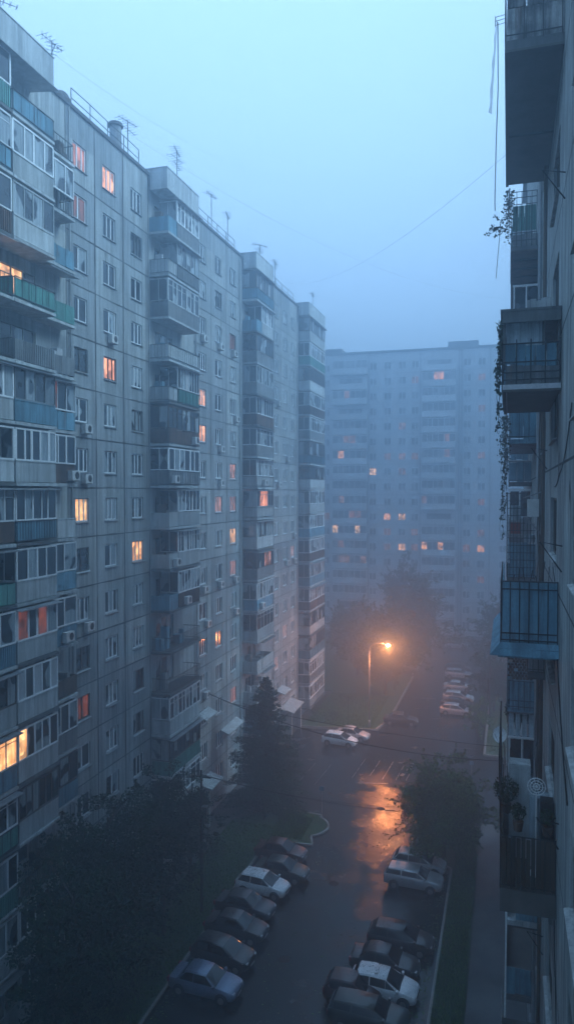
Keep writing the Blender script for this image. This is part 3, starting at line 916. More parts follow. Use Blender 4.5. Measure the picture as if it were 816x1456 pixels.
# roof railing
mb = MB()
def railing(a0, a1, o, z, h, step):
    n = int((a1 - a0) / step)
    for hh_ in (h, h * 0.5):
        mb.tube([PL(a0 + (a1 - a0) * i / n, z + hh_ + rg.uniform(-0.03, 0.03), o) for i in range(n + 1)], 0.035, 4)
    for i in range(n + 1):
        a = a0 + (a1 - a0) * i / n
        mb.tube([PL(a, z, o), PL(a, z + h, o)], 0.035, 4)
railing(40.0, 48.6, -0.25, ROOF + 0.22, 1.25, 2.1)
railing(57.0, 68.0, -0.25, ROOF + 0.22, 1.1, 2.2)
railing(76.5, 88.5, -0.25, ROOF + 0.22, 1.1, 2.4)
mb.build('roof_railing', 'iron', left)

# ------------------------------------------------------------------ the block across the end
FY = 152.0
FO = Vector((-22.0, FY, 0.0))
far = thing('apartment_block', 'far apartment block closing the end of the yard, half lost in the blue fog', 'apartment block', FO)
def PF(a, z, out): return (a + 22.0, -out, z)
def PFin(a, z, dpt): return (a + 22.0, dpt, z)
def bxf(mb, a0, a1, z0, z1, o0, o1):
    mb.hexa([PF(a0, z0, o0), PF(a1, z0, o0), PF(a1, z0, o1), PF(a0, z0, o1), PF(a0, z1, o0), PF(a1, z1, o0), PF(a1, z1, o1), PF(a0, z1, o1)])
FROOF = 57.4
FZ = [54.8 - 3.1 * r for r in range(18)]
fstack = [(-35.2, -28.0), (-16.8, -10.2), (1.5, 8.0)]
fcols = [-36.8, -26.9, -23.9, -20.9, -18.3, -8.0, -5.2, -38.9, -42, -45.5, -1.0, 10.0, 13.5]
fcells = []; marks = sorted([(c, 'w') for c in fcols] + [((a + b_) / 2, 's') for a, b_ in fstack])
edge = -60.0
for i, (c, k) in enumerate(marks):
    nxt = (c + marks[i + 1][0]) / 2 if i + 1 < len(marks) else 40.0
    hw = 0.75
    if k == 's': hw = 2.4
    nxt = max(nxt, c + hw + 0.1)
    if k == 'w': fcells.append((edge, nxt, [(c - 0.75, c + 0.75, z - 0.75, z + 0.75) for z in FZ]))
    else: fcells.append((edge, nxt, [(c - 2.4, c + 2.4, z - 1.2, z + 0.75) for z in FZ]))
    edge = nxt
mb = MB(); wall_cells(mb, PFin, fcells, 0, FROOF, 0.25)
mb.quad(PFin(-60, 0, 0), PFin(-60, FROOF, 0), PFin(-60, FROOF, 14), PFin(-60, 0, 14)); mb.quad(PFin(40, 0, 0), PFin(40, FROOF, 0), PFin(40, FROOF, 14), PFin(40, 0, 14))
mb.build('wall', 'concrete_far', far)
mb = MB(); bxf(mb, -60.2, 40.2, FROOF + 0.003, FROOF + 0.5, -14, 0.25); bxf(mb, -12.0, -6.0, FROOF + 0.503, FROOF + 2.0, -8, -2); bxf(mb, -40, -34.0, FROOF + 0.503, FROOF + 1.8, -8, -2)
mb.build('roof', 'roof_felt', far)
mb = MB()
for x in (-38.0, -27.8, -17.2, -9.6, -3.6, 0.8): bxf(mb, x - 0.12, x + 0.12, 0, FROOF, 0.003, 0.10)
bxf(mb, -9.3, -6.8 - 2.0, 0, FROOF, 0.003, 0.35)
for z in FZ: bxf(mb, -60, 40, z - 1.62, z - 1.54, 0.002, 0.04)
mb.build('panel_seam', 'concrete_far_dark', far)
axF = lambda a, z, o: (a, -o, z)
pF, fF, sF = window_meshes('f', 1.5, 1.5, (0.5,), axF)
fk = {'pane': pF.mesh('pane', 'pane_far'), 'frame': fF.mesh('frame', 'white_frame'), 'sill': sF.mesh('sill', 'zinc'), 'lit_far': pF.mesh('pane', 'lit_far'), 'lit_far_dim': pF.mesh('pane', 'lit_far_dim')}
flit = {(-23.9, 10), (-23.9, 12), (-20.9, 10), (-20.9, 12), (-26.9, 7), (-20.9, 7), (-23.9, 6), (-18.3, 6), (-5.2, 6), (-5.2, 9), (-5.2, 11), (-5.2, 12), (-8.0, 12),
        (-20.9, 6), (-18.3, 11), (-20.9, 4), (-18.3, 1), (-36.8, 10), (-5.2, 1), (-18.3, 12), (-23.9, 11), (-5.2, 3), (-5.2, 14)}
FB = {(-23.9, 10), (-20.9, 10), (-20.9, 12), (-26.9, 7), (-5.2, 12)}
nwin = 0; restF = MB()
for c in fcols:
    for r, z in enumerate(FZ):
        L_ = (c, r) in flit
        if c in fcols[:5] + [-8.0, -5.2] and r < 14 or L_:
            nwin += 1
            add_window(far, Vector((-22.0, 0, 0)), Vector((c, 0, z)), fk, 'lamp-lit window glowing in the fog' if L_ else None, (('lit_far' if (c, r) in FB else 'lit_far_dim') if L_ else None))
        else:
            for mi, part in enumerate((pF, fF)):
                n = len(restF.v)
                restF.v += [(p[0] + c + 22.0, p[1], p[2] + z) for p in part.v]
                restF.f += [tuple(n + i for i in f) for f in part.f]; restF.mi += [mi] * len(part.f)
tag(restF.build('window', ['pane_far', 'white_frame'], far), None, None, None, 'stuff')
for a0, a1 in fstack:
    for z in FZ:
        m_ = MB(); c = (a0 + a1) / 2
        m_.quad(PF(c - 2.4, z - 1.2, -0.2), PF(c + 2.4, z - 1.2, -0.2), PF(c + 2.4, z + 0.75, -0.2), PF(c - 2.4, z + 0.75, -0.2))
        m_.build('balcony_door', 'pane_far', far)
q = random.Random(3)
blit = {(0, 6): (1,), (0, 9): (1,), (0, 10): (3, 4), (0, 11): (0, 4), (0, 12): (1,), (0, 13): (1, 2, 5), (1, 1): (2, 3), (1, 5): (4,), (1, 6): (4,), (1, 12): (0, 3), (1, 9): (0,), (0, 2): (2,), (0, 5): (2, 3)}
for i, (a0, a1) in enumerate(fstack):
    for r, z in enumerate(FZ):
        balcony(far, PF, a0, a1, z - 1.5, 1.2, dict(parapet='concrete', pmat='concrete_far', glaze=1 if (q.random() < 0.75 or (i, r) in blit) else 0,
                sash=6, ft=0.08, gmat='pane_far', fmat=q.choice(['white_frame', 'concrete_far', 'concrete_far']), lit=blit.get((i, r), ()), lmat='lit_far' if (i, r) in ((0, 6), (0, 11), (1, 1), (1, 12)) else 'lit_far_dim'), q)

# ------------------------------------------------------------------ the near block on the right
WX = 1.2
RO = Vector((WX, 30.0, 0.0))
right = thing('apartment_block', 'near weathered block with stained balconies running steeply away beside the footpath', 'apartment block', RO)
def PRt(a, z, out): return (-out, a - 30.0, z)
def PRin(a, z, dpt): return (dpt, a - 30.0, z)
def bxr(mb, a0, a1, z0, z1, o0, o1):
    mb.hexa([PRt(a0, z0, o0), PRt(a1, z0, o0), PRt(a1, z0, o1), PRt(a0, z0, o1), PRt(a0, z1, o0), PRt(a1, z1, o0), PRt(a1, z1, o1), PRt(a0, z1, o1)])
RZ = [50.3 - 3.2 * r for r in range(15)]
cells = [(-60, 11.5, []), (11.5, 16.2, [(12.2, 15.3, z - 0.8, z + 0.8) for z in RZ]), (16.2, 19.0, [])]
for a0, a1, c, hw in ((19.0, 25.0, 21.8, 1.4), (25.0, 31.0, 27.9, 0.9), (31.0, 42.0, 34.0, 1.5), (42.0, 47, 44.5, 0.9), (47, 56, 51, 1.5), (56, 64, 60, 0.9)):
    cells.append((a0, a1, [(c - hw, c + hw, z - 0.8, z + 0.8) for z in RZ]))
mb = MB(); wall_cells(mb, PRin, cells, 0, 52.5, 0.22)
mb.quad(PRin(64, 0, 0), PRin(64, 52.5, 0), PRin(64, 52.5, 13), PRin(64, 0, 13)); mb.quad(PRin(-60, 0, 0), PRin(-60, 52.5, 0), PRin(-60, 52.5, 13), PRin(-60, 0, 13))
mb.quad(PRin(-60, 0, 13), PRin(64, 0, 13), PRin(64, 52.5, 13), PRin(-60, 52.5, 13))
mb.build('wall', 'plaster_wall', right)
mb = MB(); bxr(mb, -60.2, 64.2, 52.503, 52.9, -13.2, 0.3); mb.build('roof', 'roof_felt', right)
axR = lambda a, z, o: (-o, a, z)
for c, hw in ((13.75, 1.55), (21.8, 1.4), (27.9, 0.9), (34.0, 1.5), (44.5, 0.9), (51, 1.5), (60, 0.9)):
    k = make_kit(hw * 2, 1.6, (0.35, 0.7) if hw > 1 else (0.5,), axR, 'dark_frame' if c < 30 else 'white_frame')
    rs = range(15) if c < 35 else range(2, 14, 2)
    for r in rs:
        if c > 20 and (r < 2): continue
        add_window(right, Vector((0, 30.0, 0)), Vector((0, c, RZ[r])), k)
mb = MB()
for z in RZ:
    mb.quad(PRt(-10, z - 1.6, 0.004), PRt(64, z - 1.6, 0.004), PRt(64, z - 1.54, 0.004), PRt(-10, z - 1.54, 0.004))
for a in (16.3, 25.2, 30.9, 42):
    mb.quad(PRt(a, 0, 0.006), PRt(a + 0.06, 0, 0.006), PRt(a + 0.06, 52, 0.006), PRt(a, 52, 0.006))
mb.build('panel_seam', 'seam', right)
mb = MB(); mb.tube([PRt(26.1, 0.3, 0.10), PRt(26.1, 52.4, 0.10)], 0.06, 8)
mb.build('drainpipe', 'brown_panel', right)
mb = MB(); mb.tube([PRt(30.6, 0.3, 0.10), PRt(30.6, 52.4, 0.10)], 0.07, 8)
mb.build('drainpipe', 'zinc', right)
q = random.Random(5)
mb = MB()
for k in range(9):                                   # loose cables down the wall
    a = 25.4 + k * 0.55 + q.uniform(-0.2, 0.2); pts = []
    for i in range(16):
        z = 33.5 - i * (0.8 + 0.05 * k); pts.append(PRt(a + q.uniform(-0.12, 0.12) + i * 0.05, z, 0.05 + abs(q.gauss(0, 0.05))))
    mb.tube(pts, 0.016, 4)
mb.build('wall_cable', 'brown_panel', right)
mb = MB()
def sag(mb, p, q_, drop, r, n=24, g=5):
    p = Vector(p); q_ = Vector(q_)
    mb.tube([p.lerp(q_, i / n) - Vector((0, 0, drop * 4 * (i / n) * (1 - i / n))) for i in range(n + 1)], r, g)
sag(mb, PRt(15.5, 30.6, 0.03), PRt(19.3, 29.3, 0.03), 0.35, 0.014)
sag(mb, PRt(19.0, 29.3, 0.03), PRt(21.0, 29.0, 0.03), 0.1, 0.014)
sag(mb, PRt(19.2, 24.9, 0.03), PRt(15.6, 22.6, 0.03), 0.25, 0.018)
sag(mb, PRt(19.5, 18.6, 0.03), PRt(15.4, 13.0, 0.03), 0.6, 0.014)
mb.build('wall_cable', 'wire_black', right)

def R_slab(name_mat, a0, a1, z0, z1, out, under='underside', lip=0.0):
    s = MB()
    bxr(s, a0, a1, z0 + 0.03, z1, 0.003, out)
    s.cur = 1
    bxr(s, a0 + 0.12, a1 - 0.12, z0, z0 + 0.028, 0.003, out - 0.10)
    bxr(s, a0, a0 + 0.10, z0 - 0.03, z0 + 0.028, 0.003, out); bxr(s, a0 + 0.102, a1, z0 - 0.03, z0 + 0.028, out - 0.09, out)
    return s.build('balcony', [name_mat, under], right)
def end_sheets(parent, name, mat, a, z0, z1, o0, o1, n, t=0.03, jit=0.03, gap=0.012):
    m = MB(); wdt = (o1 - o0) / n
    for i in range(n):
        j = q.uniform(-jit, jit); e = q.uniform(0, 0.02)
        bxr(m, a + e, a + e + t, z0 + j, z1 + q.uniform(-jit, jit), o0 + i * wdt + gap / 2, o0 + (i + 1) * wdt - gap / 2)
    return m.build(name, mat, parent)
def front_sheets(parent, name, mat, a0, a1, z0, z1, out, n, t=0.03):
    m = MB(); wdt = (a1 - a0) / n
    for i in range(n):
        e = q.uniform(0, 0.015)
        bxr(m, a0 + i * wdt + 0.006, a0 + (i + 1) * wdt - 0.006, z0, z1, out - t - e, out - e)
    return m.build(name, mat, parent)
def rails(parent, a0, a1, z0, z1, out, hz, nv, o_in=0.05, r=0.016, name='railing', front=True, mat='iron'):
    m = MB()
    for z in hz:
        m.tube([PRt(a0, z, o_in), PRt(a0, z, out)], r, 5)
        if front: m.tube([PRt(a0, z, out), PRt(a1, z, out)], r, 5)
    for i in range(nv + 1):
        o = o_in + (out - o_in) * i / nv
        m.tube([PRt(a0, z0, o), PRt(a0, z1, o)], r * 0.8, 5)
    if front:
        k = int((a1 - a0) / 0.35)
        for i in range(k + 1):
            a = a0 + (a1 - a0) * i / k
            m.tube([PRt(a, z0, out), PRt(a, z1, out)], r * 0.8, 5)
    return m.build(name, mat, parent)
# topmost: stained whitewashed panel over a wide dark slab
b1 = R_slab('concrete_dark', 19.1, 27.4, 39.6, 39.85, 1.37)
end_sheets(b1, 'parapet', 'stained_white', 19.12, 39.86, 40.62, 0.0, 1.33, 1, 0.05, 0.0)
end_sheets(b1, 'parapet', 'stained_white', 19.14, 40.65, 41.95, 0.0, 1.30, 3, 0.05, 0.01)
front_sheets(b1, 'parapet', 'grey_panel', 19.2, 27.3, 39.87, 41.2, 1.33, 9)
rails(b1, 19.06, 27.3, 39.8, 42.1, 1.36, (39.95,), 3)
m_ = MB(); bxr(m_, 23.6, 23.66, 39.56, 39.598, 0.0, 1.27); m_.build('slab_joint', 'seam', b1)
# second, farther bay: green sheets
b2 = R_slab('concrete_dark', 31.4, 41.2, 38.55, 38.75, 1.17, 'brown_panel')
end_sheets(b2, 'parapet', 'teal_panel', 31.42, 39.35, 40.35, 0.22, 1.12, 4, 0.03, 0.0)
end_sheets(b2, 'parapet', 'grey_panel', 31.40, 38.78, 39.2, 0.05, 1.13, 3)
rails(b2, 31.36, 41.0, 38.7, 40.9, 1.16, (38.95, 39.25, 40.38, 40.65, 40.88), 5, 0.2)
front_sheets(b2, 'parapet', 'blue_panel', 31.5, 41.0, 38.77, 39.9, 1.14, 8)
m_ = MB()
for k in range(7): bxr(m_, 32.6 + k * 1.25, 32.64 + k * 1.25, 38.5, 38.548, 0.02, 1.06)
m_.build('slab_joint', 'seam', b2)
m_ = MB(); bxr(m_, 40.2, 40.3, 36.0, 38.3, 0.0, 0.75); m_.build('screen', 'curtain_blue', b2)
# third: boxed in under a dark cornice
b3 = R_slab('white_cloth', 19.1, 24.6, 31.35, 31.5, 1.36)
end_sheets(b3, 'parapet', 'grey_panel', 19.16, 31.52, 31.95, 0.02, 1.30, 3, 0.03, 0.03)
end_sheets(b3, 'parapet', 'blue_panel', 19.2, 31.98, 32.5, 0.1, 1.30, 5, 0.03, 0.05)
end_sheets(b3, 'curtain', 'curtain_blue', 19.32, 32.2, 33.25, 0.42, 1.29, 5, 0.02, 0.02, 0.004)
m_ = MB(); bxr(m_, 19.0, 24.6, 33.27, 33.33, 0.0, 1.42); bxr(m_, 19.02, 19.1, 33.0, 33.268, 0.02, 1.38)
for o in (0.02, 0.38, 1.30): bxr(m_, 19.22, 19.30, 31.9, 33.26, o, o + 0.06)
m_.build('cornice', 'concrete_dark', b3)
front_sheets(b3, 'parapet', 'blue_panel', 19.3, 24.5, 31.52, 32.5, 1.33, 8)
front_sheets(b3, 'pane', 'pane_pale', 19.3, 24.5, 32.55, 33.2, 1.31, 7)
rails(b3, 19.12, 24.5, 31.4, 32.6, 1.37, (31.62, 31.8, 32.05, 32.5), 4, 0.03, 0.02)
m_ = MB()
for i in range(9):
    o = q.uniform(0.1, 1.2); h = q.uniform(0.08, 0.35); bxr(m_, 19.3 + q.uniform(0, 0.3), 19.7, 33.335, 33.335 + h, o, o + q.uniform(0.05, 0.2))
m_.build('planter_box', 'concrete_pale', b3)
# fourth, farther bay: blue sheets, and its slim neighbour beyond
b4 = R_slab('blue_panel', 31.4, 41, 30.85, 31.0, 1.2, 'blue_panel')
end_sheets(b4, 'parapet', 'blue_panel', 31.42, 31.02, 32.2, 0.15, 1.15, 2); front_sheets(b4, 'parapet', 'blue_panel', 31.5, 41, 31.02, 32.1, 1.17, 8)
rails(b4, 31.36, 41, 30.9, 32.25, 1.19, (31.1, 32.2), 3)
b4b = R_slab('concrete_pale', 47.0, 55, 30.6, 30.8, 1.2, 'blue_panel'); end_sheets(b4b, 'parapet', 'blue_panel', 47.02, 30.82, 31.9, 0.1, 1.1, 3)
front_sheets(b4b, 'parapet', 'grey_panel', 47.2, 55, 30.82, 31.9, 1.17, 6)
# fifth: cages of wire over a blue box
b5 = R_slab('concrete_dark', 31.4, 38, 25.2, 25.35, 1.25)
end_sheets(b5, 'parapet', 'blue_panel', 31.45, 25.4, 26.75, 0.1, 1.15, 3, 0.04, 0.02)
front_sheets(b5, 'parapet', 'blue_panel', 31.5, 38, 25.4, 26.6, 1.2, 6)
m_ = MB()
for i in range(12):
    z = 25.5 + i * 0.3; m_.tube([PRt(31.35, z, 0.05 if z < 27.6 else 0.55), PRt(31.35, z, 1.24)], 0.013, 4); m_.tube([PRt(31.35, z, 1.24), PRt(38, z, 1.24)], 0.011, 4)
for i in range(10):
    o = 0.08 + i * 0.13; m_.tube([PRt(31.35, 25.4, o), PRt(31.35, 28.85 if o > 0.5 else 27.6, o)], 0.012, 4)
for i in range(14): m_.tube([PRt(31.4 + i * 0.5, 25.4, 1.24), PRt(31.4 + i * 0.5, 28.85, 1.24)], 0.012, 4)
m_.build('wire_cage', 'iron', b5)
m_ = MB(); bxr(m_, 31.7, 32.2, 27.15, 27.6, 0.7, 1.12); m_.build('storage_box', 'red_cloth', b5)
m_ = MB(); bxr(m_, 31.7, 32.4, 26.8, 27.1, 0.15, 0.6); bxr(m_, 31.8, 32.4, 27.7, 28.3, 0.75, 1.1); m_.build('storage_box', 'curtain_blue', b5)
ac = MB(); bxr(ac, 27.2, 28.0, 28.0, 28.6, 0.18, 0.55); acb = ac.build('air_conditioner', 'ac_body', right)
m_ = MB(); m_.tube([PRt(27.2, 28.9, 0.01), PRt(27.2, 28.65, 0.7)], 0.02, 5); m_.tube([PRt(27.2, 27.3, 0.01), PRt(27.2, 27.95, 0.62)], 0.02, 5); m_.tube([PRt(27.9, 27.3, 0.01), PRt(27.9, 27.95, 0.62)], 0.02, 5); m_.build('bracket', 'zinc', acb)
# sixth: the blue metal box with bars
b6 = R_slab('blue_panel', 19.05, 24.4, 24.78, 24.98, 1.42, 'blue_panel')
m_ = MB(); m_.hexa([PRt(19.0, 24.80, 0.0), PRt(24.4, 24.80, 0.0), PRt(24.4, 24.80, 1.62), PRt(19.0, 24.80, 1.62), PRt(19.1, 25.12, 0.0), PRt(24.4, 25.12, 0.0), PRt(24.4, 25.12, 1.36), PRt(19.1, 25.12, 1.36)])
m_.build('skirt', 'blue_panel', b6)
end_sheets(b6, 'parapet', 'blue_panel', 19.16, 25.13, 26.62, 0.02, 1.32, 1, 0.04, 0.0); front_sheets(b6, 'parapet', 'blue_panel', 19.2, 24.3, 25.13, 26.6, 1.33, 6)
rails(b6, 19.12, 24.3, 25.0, 26.66, 1.36, (25.18, 25.35, 26.45, 26.64), 6, 0.03, 0.018)
m_ = MB()
for i in range(9): m_.tube([PRt(19.2, 26.66, 0.1 + i * 0.14), PRt(19.2, 26.66 + q.uniform(0.1, 0.5), 0.1 + i * 0.14 + q.uniform(-0.05, 0.05))], 0.01, 4)
m_.build('stake', 'iron', b6)
# seventh, farther bay: lattice of broken brick over blue sheets
b7 = R_slab('blue_panel', 31.4, 40, 19.85, 20.0, 1.2)
end_sheets(b7, 'parapet', 'blue_panel', 31.45, 20.02, 21.15, 0.1, 1.1, 4, 0.03, 0.0)
rails(b7, 31.38, 40, 19.95, 21.2, 1.18, (20.1, 20.35, 21.15), 5, 0.08)
front_sheets(b7, 'parapet', 'blue_panel', 31.5, 40, 20.02, 21.1, 1.16, 7)
m_ = MB()
for i in range(8):
    for j in range(7):
        if q.random() < 0.86:
            o = 0.2 + j * 0.135 + (0.06 if i % 2 else 0); z = 21.2 + i * 0.115
            bxr(m_, 31.45, 31.57, z, z + q.uniform(0.075, 0.10), o, o + 0.118)
m_.build('brick_lattice', 'brick_lattice', b7)
m_ = MB()
for i in range(4): bxr(m_, 31.6, 31.63, 18.3, 19.75, 0.15 + i * 0.26, 0.33 + i * 0.26)
m_.build('curtain', 'curtain_blue', b7)
# eighth: open, full of clutter, behind dark slats
b8 = R_slab('underside', 19.1, 24.8, 18.35, 18.9, 1.33)
end_sheets(b8, 'parapet', 'brown_panel', 19.14, 18.95, 20.2, 0.02, 1.30, 11, 0.03, 0.03, 0.02)
front_sheets(b8, 'parapet', 'brown_panel', 19.3, 24.6, 18.95, 20.1, 1.31, 14)
rails(b8, 19.1, 24.7, 18.9, 20.28, 1.33, (19.0, 20.26), 5, 0.02, 0.016)
m_ = MB()
for i in range(12): m_.tube([PRt(19.4 + i * 0.45, 20.1, 1.33), PRt(19.4 + i * 0.45, 22.2, 1.38)], 0.012, 4)
for i in range(9): m_.tube([PRt(19.4, 20.3 + i * 0.23, 1.34), PRt(24.6, 20.3 + i * 0.23, 1.36)], 0.010, 4)
m_.build('wire_cage', 'iron', b8)
# ninth, farther bay: white frame, leaning sheet
b9 = R_slab('concrete_pale', 26.8, 36, 13.6, 13.8, 1.15)
end_sheets(b9, 'parapet', 'blue_panel', 26.85, 13.82, 14.9, 0.02, 0.85, 1, 0.04, 0.0)
m_ = MB(); m_.hexa([PRt(26.9, 14.5, 0.55), PRt(26.95, 14.5, 0.55), PRt(26.95, 15.1, 1.2), PRt(26.9, 15.1, 1.2), PRt(26.9, 16.4, 0.55), PRt(26.95, 16.4, 0.55), PRt(26.95, 16.9, 1.2), PRt(26.9, 16.9, 1.2)])
m_.build('leaning_sheet', 'curtain_blue', b9)
m_ = MB()
for p0, p1 in (((26.85, 14.9, 0.05), (26.85, 17.0, 0.05)), ((26.85, 17.0, 0.05), (26.85, 17.2, 1.2)), ((26.85, 17.2, 1.2), (26.85, 15.4, 1.2)), ((26.85, 16.2, 0.1), (26.85, 16.2, 0.6)), ((26.85, 16.4, 1.15), (26.85, 17.1, 0.6)), ((26.85, 14.9, 0.6), (26.85, 17.1, 0.6))):
    m_.tube([PRt(*p0), PRt(*p1)], 0.025, 5)
m_.build('glazing_frame', 'white_frame', b9)
front_sheets(b9, 'parapet', 'grey_panel', 27, 36, 13.82, 14.8, 1.13, 7)
m_ = MB()
m_.tube([PRt(26.8, 14.7, 1.18), PRt(26.8, 13.4, 1.16), PRt(26.8, 10.5, 1.18), PRt(26.8, 6.0, 1.2)], 0.03, 6)
m_.build('drainpipe', 'white_frame', b9)
b10 = R_slab('underside', 31.4, 40, 7.9, 8.1, 1.2); end_sheets(b10, 'parapet', 'blue_panel', 31.45, 8.12, 9.2, 0.02, 1.15, 3); front_sheets(b10, 'parapet', 'grey_panel', 31.5, 40, 8.12, 9.1, 1.17, 7)
for z in (5.2, 11.8):
    bb = R_slab('underside', 19.1, 24.6, z - 0.2, z, 1.33); end_sheets(bb, 'parapet', 'grey_panel', 19.15, z + 0.02, z + 1.1, 0.02, 1.30, 3); front_sheets(bb, 'parapet', 'grey_panel', 19.3, 24.5, z + 0.02, z + 1.1, 1.31, 6)
for z, mat in ((43.8, 'blue_panel'), (36.6, 'grey_panel'), (25.0, 'blue_panel'), (18.6, 'grey_panel'), (12.2, 'grey_panel')):
    bb = R_slab('concrete_pale', 47.0, 55, z - 0.2, z, 1.2); end_sheets(bb, 'parapet', mat, 47.05, z + 0.02, z + 1.1, 0.05, 1.15, 3); front_sheets(bb, 'parapet', mat, 47.1, 55, z + 0.02, z + 1.1, 1.17, 7)

# more farther-bay balconies, glazed or railed, between the ones that stand out
for a0, a1, z, o, mat, gl in ((31.5, 40, 34.6, 1.1, 'grey_panel', 1), (41.6, 46.6, 36.2, 1.15, 'blue_panel', 1), (41.6, 46.6, 33.0, 1.15, 'grey_panel', 1), (41.6, 46.6, 29.4, 1.2, 'blue_panel', 0), (41.6, 46.6, 26.4, 1.2, 'grey_panel', 1),
        (41.6, 46.6, 23.2, 1.2, 'rust_panel', 0), (41.6, 46.6, 16.6, 1.2, 'grey_panel', 1), (31.5, 40, 16.2, 1.15, 'grey_panel', 1), (41.6, 46.6, 41.0, 1.1, 'grey_panel', 1), (31.5, 40, 22.6, 0.8, 'grey_panel', 0),
        (25.6, 29.8, 22.9, 0.55, 'grey_panel', 0), (25.6, 29.8, 16.4, 0.55, 'rust_panel', 0)):
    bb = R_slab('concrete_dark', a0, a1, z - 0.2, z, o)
    end_sheets(bb, 'parapet', mat, a0 + 0.03, z + 0.02, z + 1.05, 0.04, o - 0.05, 3, 0.03, 0.03)
    front_sheets(bb, 'parapet', mat, a0 + 0.1, a1, z + 0.02, z + 1.0, o - 0.02, 6)
    rails(bb, a0 - 0.02, a1, z + 0.02, z + 1.12, o, (z + 0.1, z + 1.1), 3, 0.05, 0.014)
    if gl:
        front_sheets(bb, 'pane', 'pane_pale', a0 + 0.1, a1, z + 1.15, z + 2.5, o - 0.05, 6)
        end_sheets(bb, 'pane', 'pane', a0 + 0.06, z + 1.15, z + 2.5, 0.05, o - 0.08, 2, 0.02, 0.0, 0.06)
        m_ = MB()
        for oo in (0.03, o * 0.5, o - 0.08): bxr(m_, a0 + 0.02, a0 + 0.08, z + 1.06, z + 2.55, oo, oo + 0.05)
        bxr(m_, a0 + 0.01, a0 + 0.09, z + 2.551, z + 2.62, 0.03, o)
        m_.build('glazing_frame', 'white_frame', bb)
# flaked plaster patches and short steel brackets on the wall
m_ = MB(); qq = random.Random(12)
for i in range(60):
    a = qq.uniform(15.5, 60); z = qq.uniform(2, 50); n = 9; rr = qq.uniform(0.15, 0.6)
    m_.poly([PRt(a + rr * qq.uniform(0.5, 1.2) * math.cos(k * 6.283 / n), z + rr * 1.6 * qq.uniform(0.5, 1.2) * math.sin(k * 6.283 / n), 0.008 + 0.0006 * i / 10) for k in range(n)])
tag(m_.build('flaked_plaster', 'concrete_dark', right), None, None)
for a, z in ((18.3, 36.2), (18.2, 27.6), (25.3, 35.0), (25.5, 30.2), (18.4, 21.0), (25.4, 14.2)):
    m_ = MB(); m_.tube([PRt(a, z, 0.0), PRt(a, z + 0.1, 0.5), PRt(a, z - 0.6, 0.01)], 0.02, 5); m_.build('bracket', 'iron', right)

# ---- loose things on and under those balconies
def leaf_cloud(mb, centre, rad, n, size, rg_, squash=1.0):
    for i in range(n):
        while True:
            p = Vector((rg_.uniform(-1, 1), rg_.uniform(-1, 1), rg_.uniform(-1, 1)))
            if p.length < 1: break
        c = Vector(centre) + Vector((p.x * rad[0], p.y * rad[1], p.z * rad[2]))
        u = Vector((rg_.gauss(0, 1), rg_.gauss(0, 1), rg_.gauss(0, 1) * squash)).normalized()
        v_ = u.cross(Vector((rg_.gauss(0, 1), rg_.gauss(0, 1), rg_.gauss(0, 1)))).normalized()
        s_ = size * rg_.uniform(0.6, 1.3)
        mb.quad(tuple(c - u * s_ * 0.5), tuple(c + v_ * s_ * 0.32), tuple(c + u * s_ * 0.5), tuple(c - v_ * s_ * 0.32))
def vine(loc, length, label, n, seed, spread=(0.16, 0.6), cat='creeper'):
    g = random.Random(seed)
    root = thing('creeper', label, cat, loc, 0, 'creepers hanging from the right block')
    st = MB(); lf = MB()
    for k in range(n):
        y0 = g.uniform(-spread[1], spread[1]); x0 = g.uniform(-0.05, 0.05); p = Vector((x0, y0, 0)); pts = [tuple(p)]
        L = length * g.uniform(0.5, 1.0); steps = int(L / 0.15)
        for i in range(steps):
            p = p + Vector((g.gauss(-0.006, 0.02), g.gauss(0, 0.03), -0.15)); pts.append(tuple(p))
            if g.random() < 0.95 * (1 - 0.6 * i / steps): leaf_cloud(lf, p, (spread[0], spread[0], 0.1), g.randint(3, 8), 0.115, g)
        st.tube(pts, 0.007, 4)
    st.build('stem', 'bark', root); lf.build('leaves', 'leaf_dark', root)
    return root
vine((-0.02, 31.3, 40.9), 2.2, 'leafy creeper reaching out from the green sheeted balcony on the right', 7, 3, (0.22, 0.5))
vine((-0.22, 19.9, 33.2), 3.0, 'thin creeper on the outer edge of the dark corniced balcony', 5, 8, (0.07, 0.8))
vine((-0.12, 31.3, 32.0), 2.6, 'dense green creeper under the slab of the dark corniced balcony', 9, 12, (0.2, 0.6))
vine((-0.10, 31.2, 30.6), 4.2, 'bare trailing creeper above the wire cages', 4, 15, (0.05, 0.3))
g = random.Random(4)
bt = thing('plant_spray', 'small leafy spray reaching into the sky above its hanging creeper', 'plant', (-0.1, 31.3, 39.4))
s_ = MB(); l_ = MB()
for k in range(6):
    e = Vector((-g.uniform(0.5, 1.05), g.uniform(-0.4, 0.4), g.uniform(-0.3, 0.45)))
    s_.tube([(0, 0, 0), tuple(e * 0.5 + Vector((0, 0, 0.12))), tuple(e)], 0.012, 4, 0.004)
    for j in range(9): leaf_cloud(l_, e * g.uniform(0.35, 1.05) + Vector((0, 0, 0.08)), (0.1, 0.1, 0.08), 3, 0.10, g)
s_.tube([(-0.3, 0, 0), (-0.38, 0, -1.0), (-0.45, 0.02, -1.9)], 0.012, 4)
s_.build('stem', 'bark', bt); l_.build('leaves', 'leaf_dark', bt)
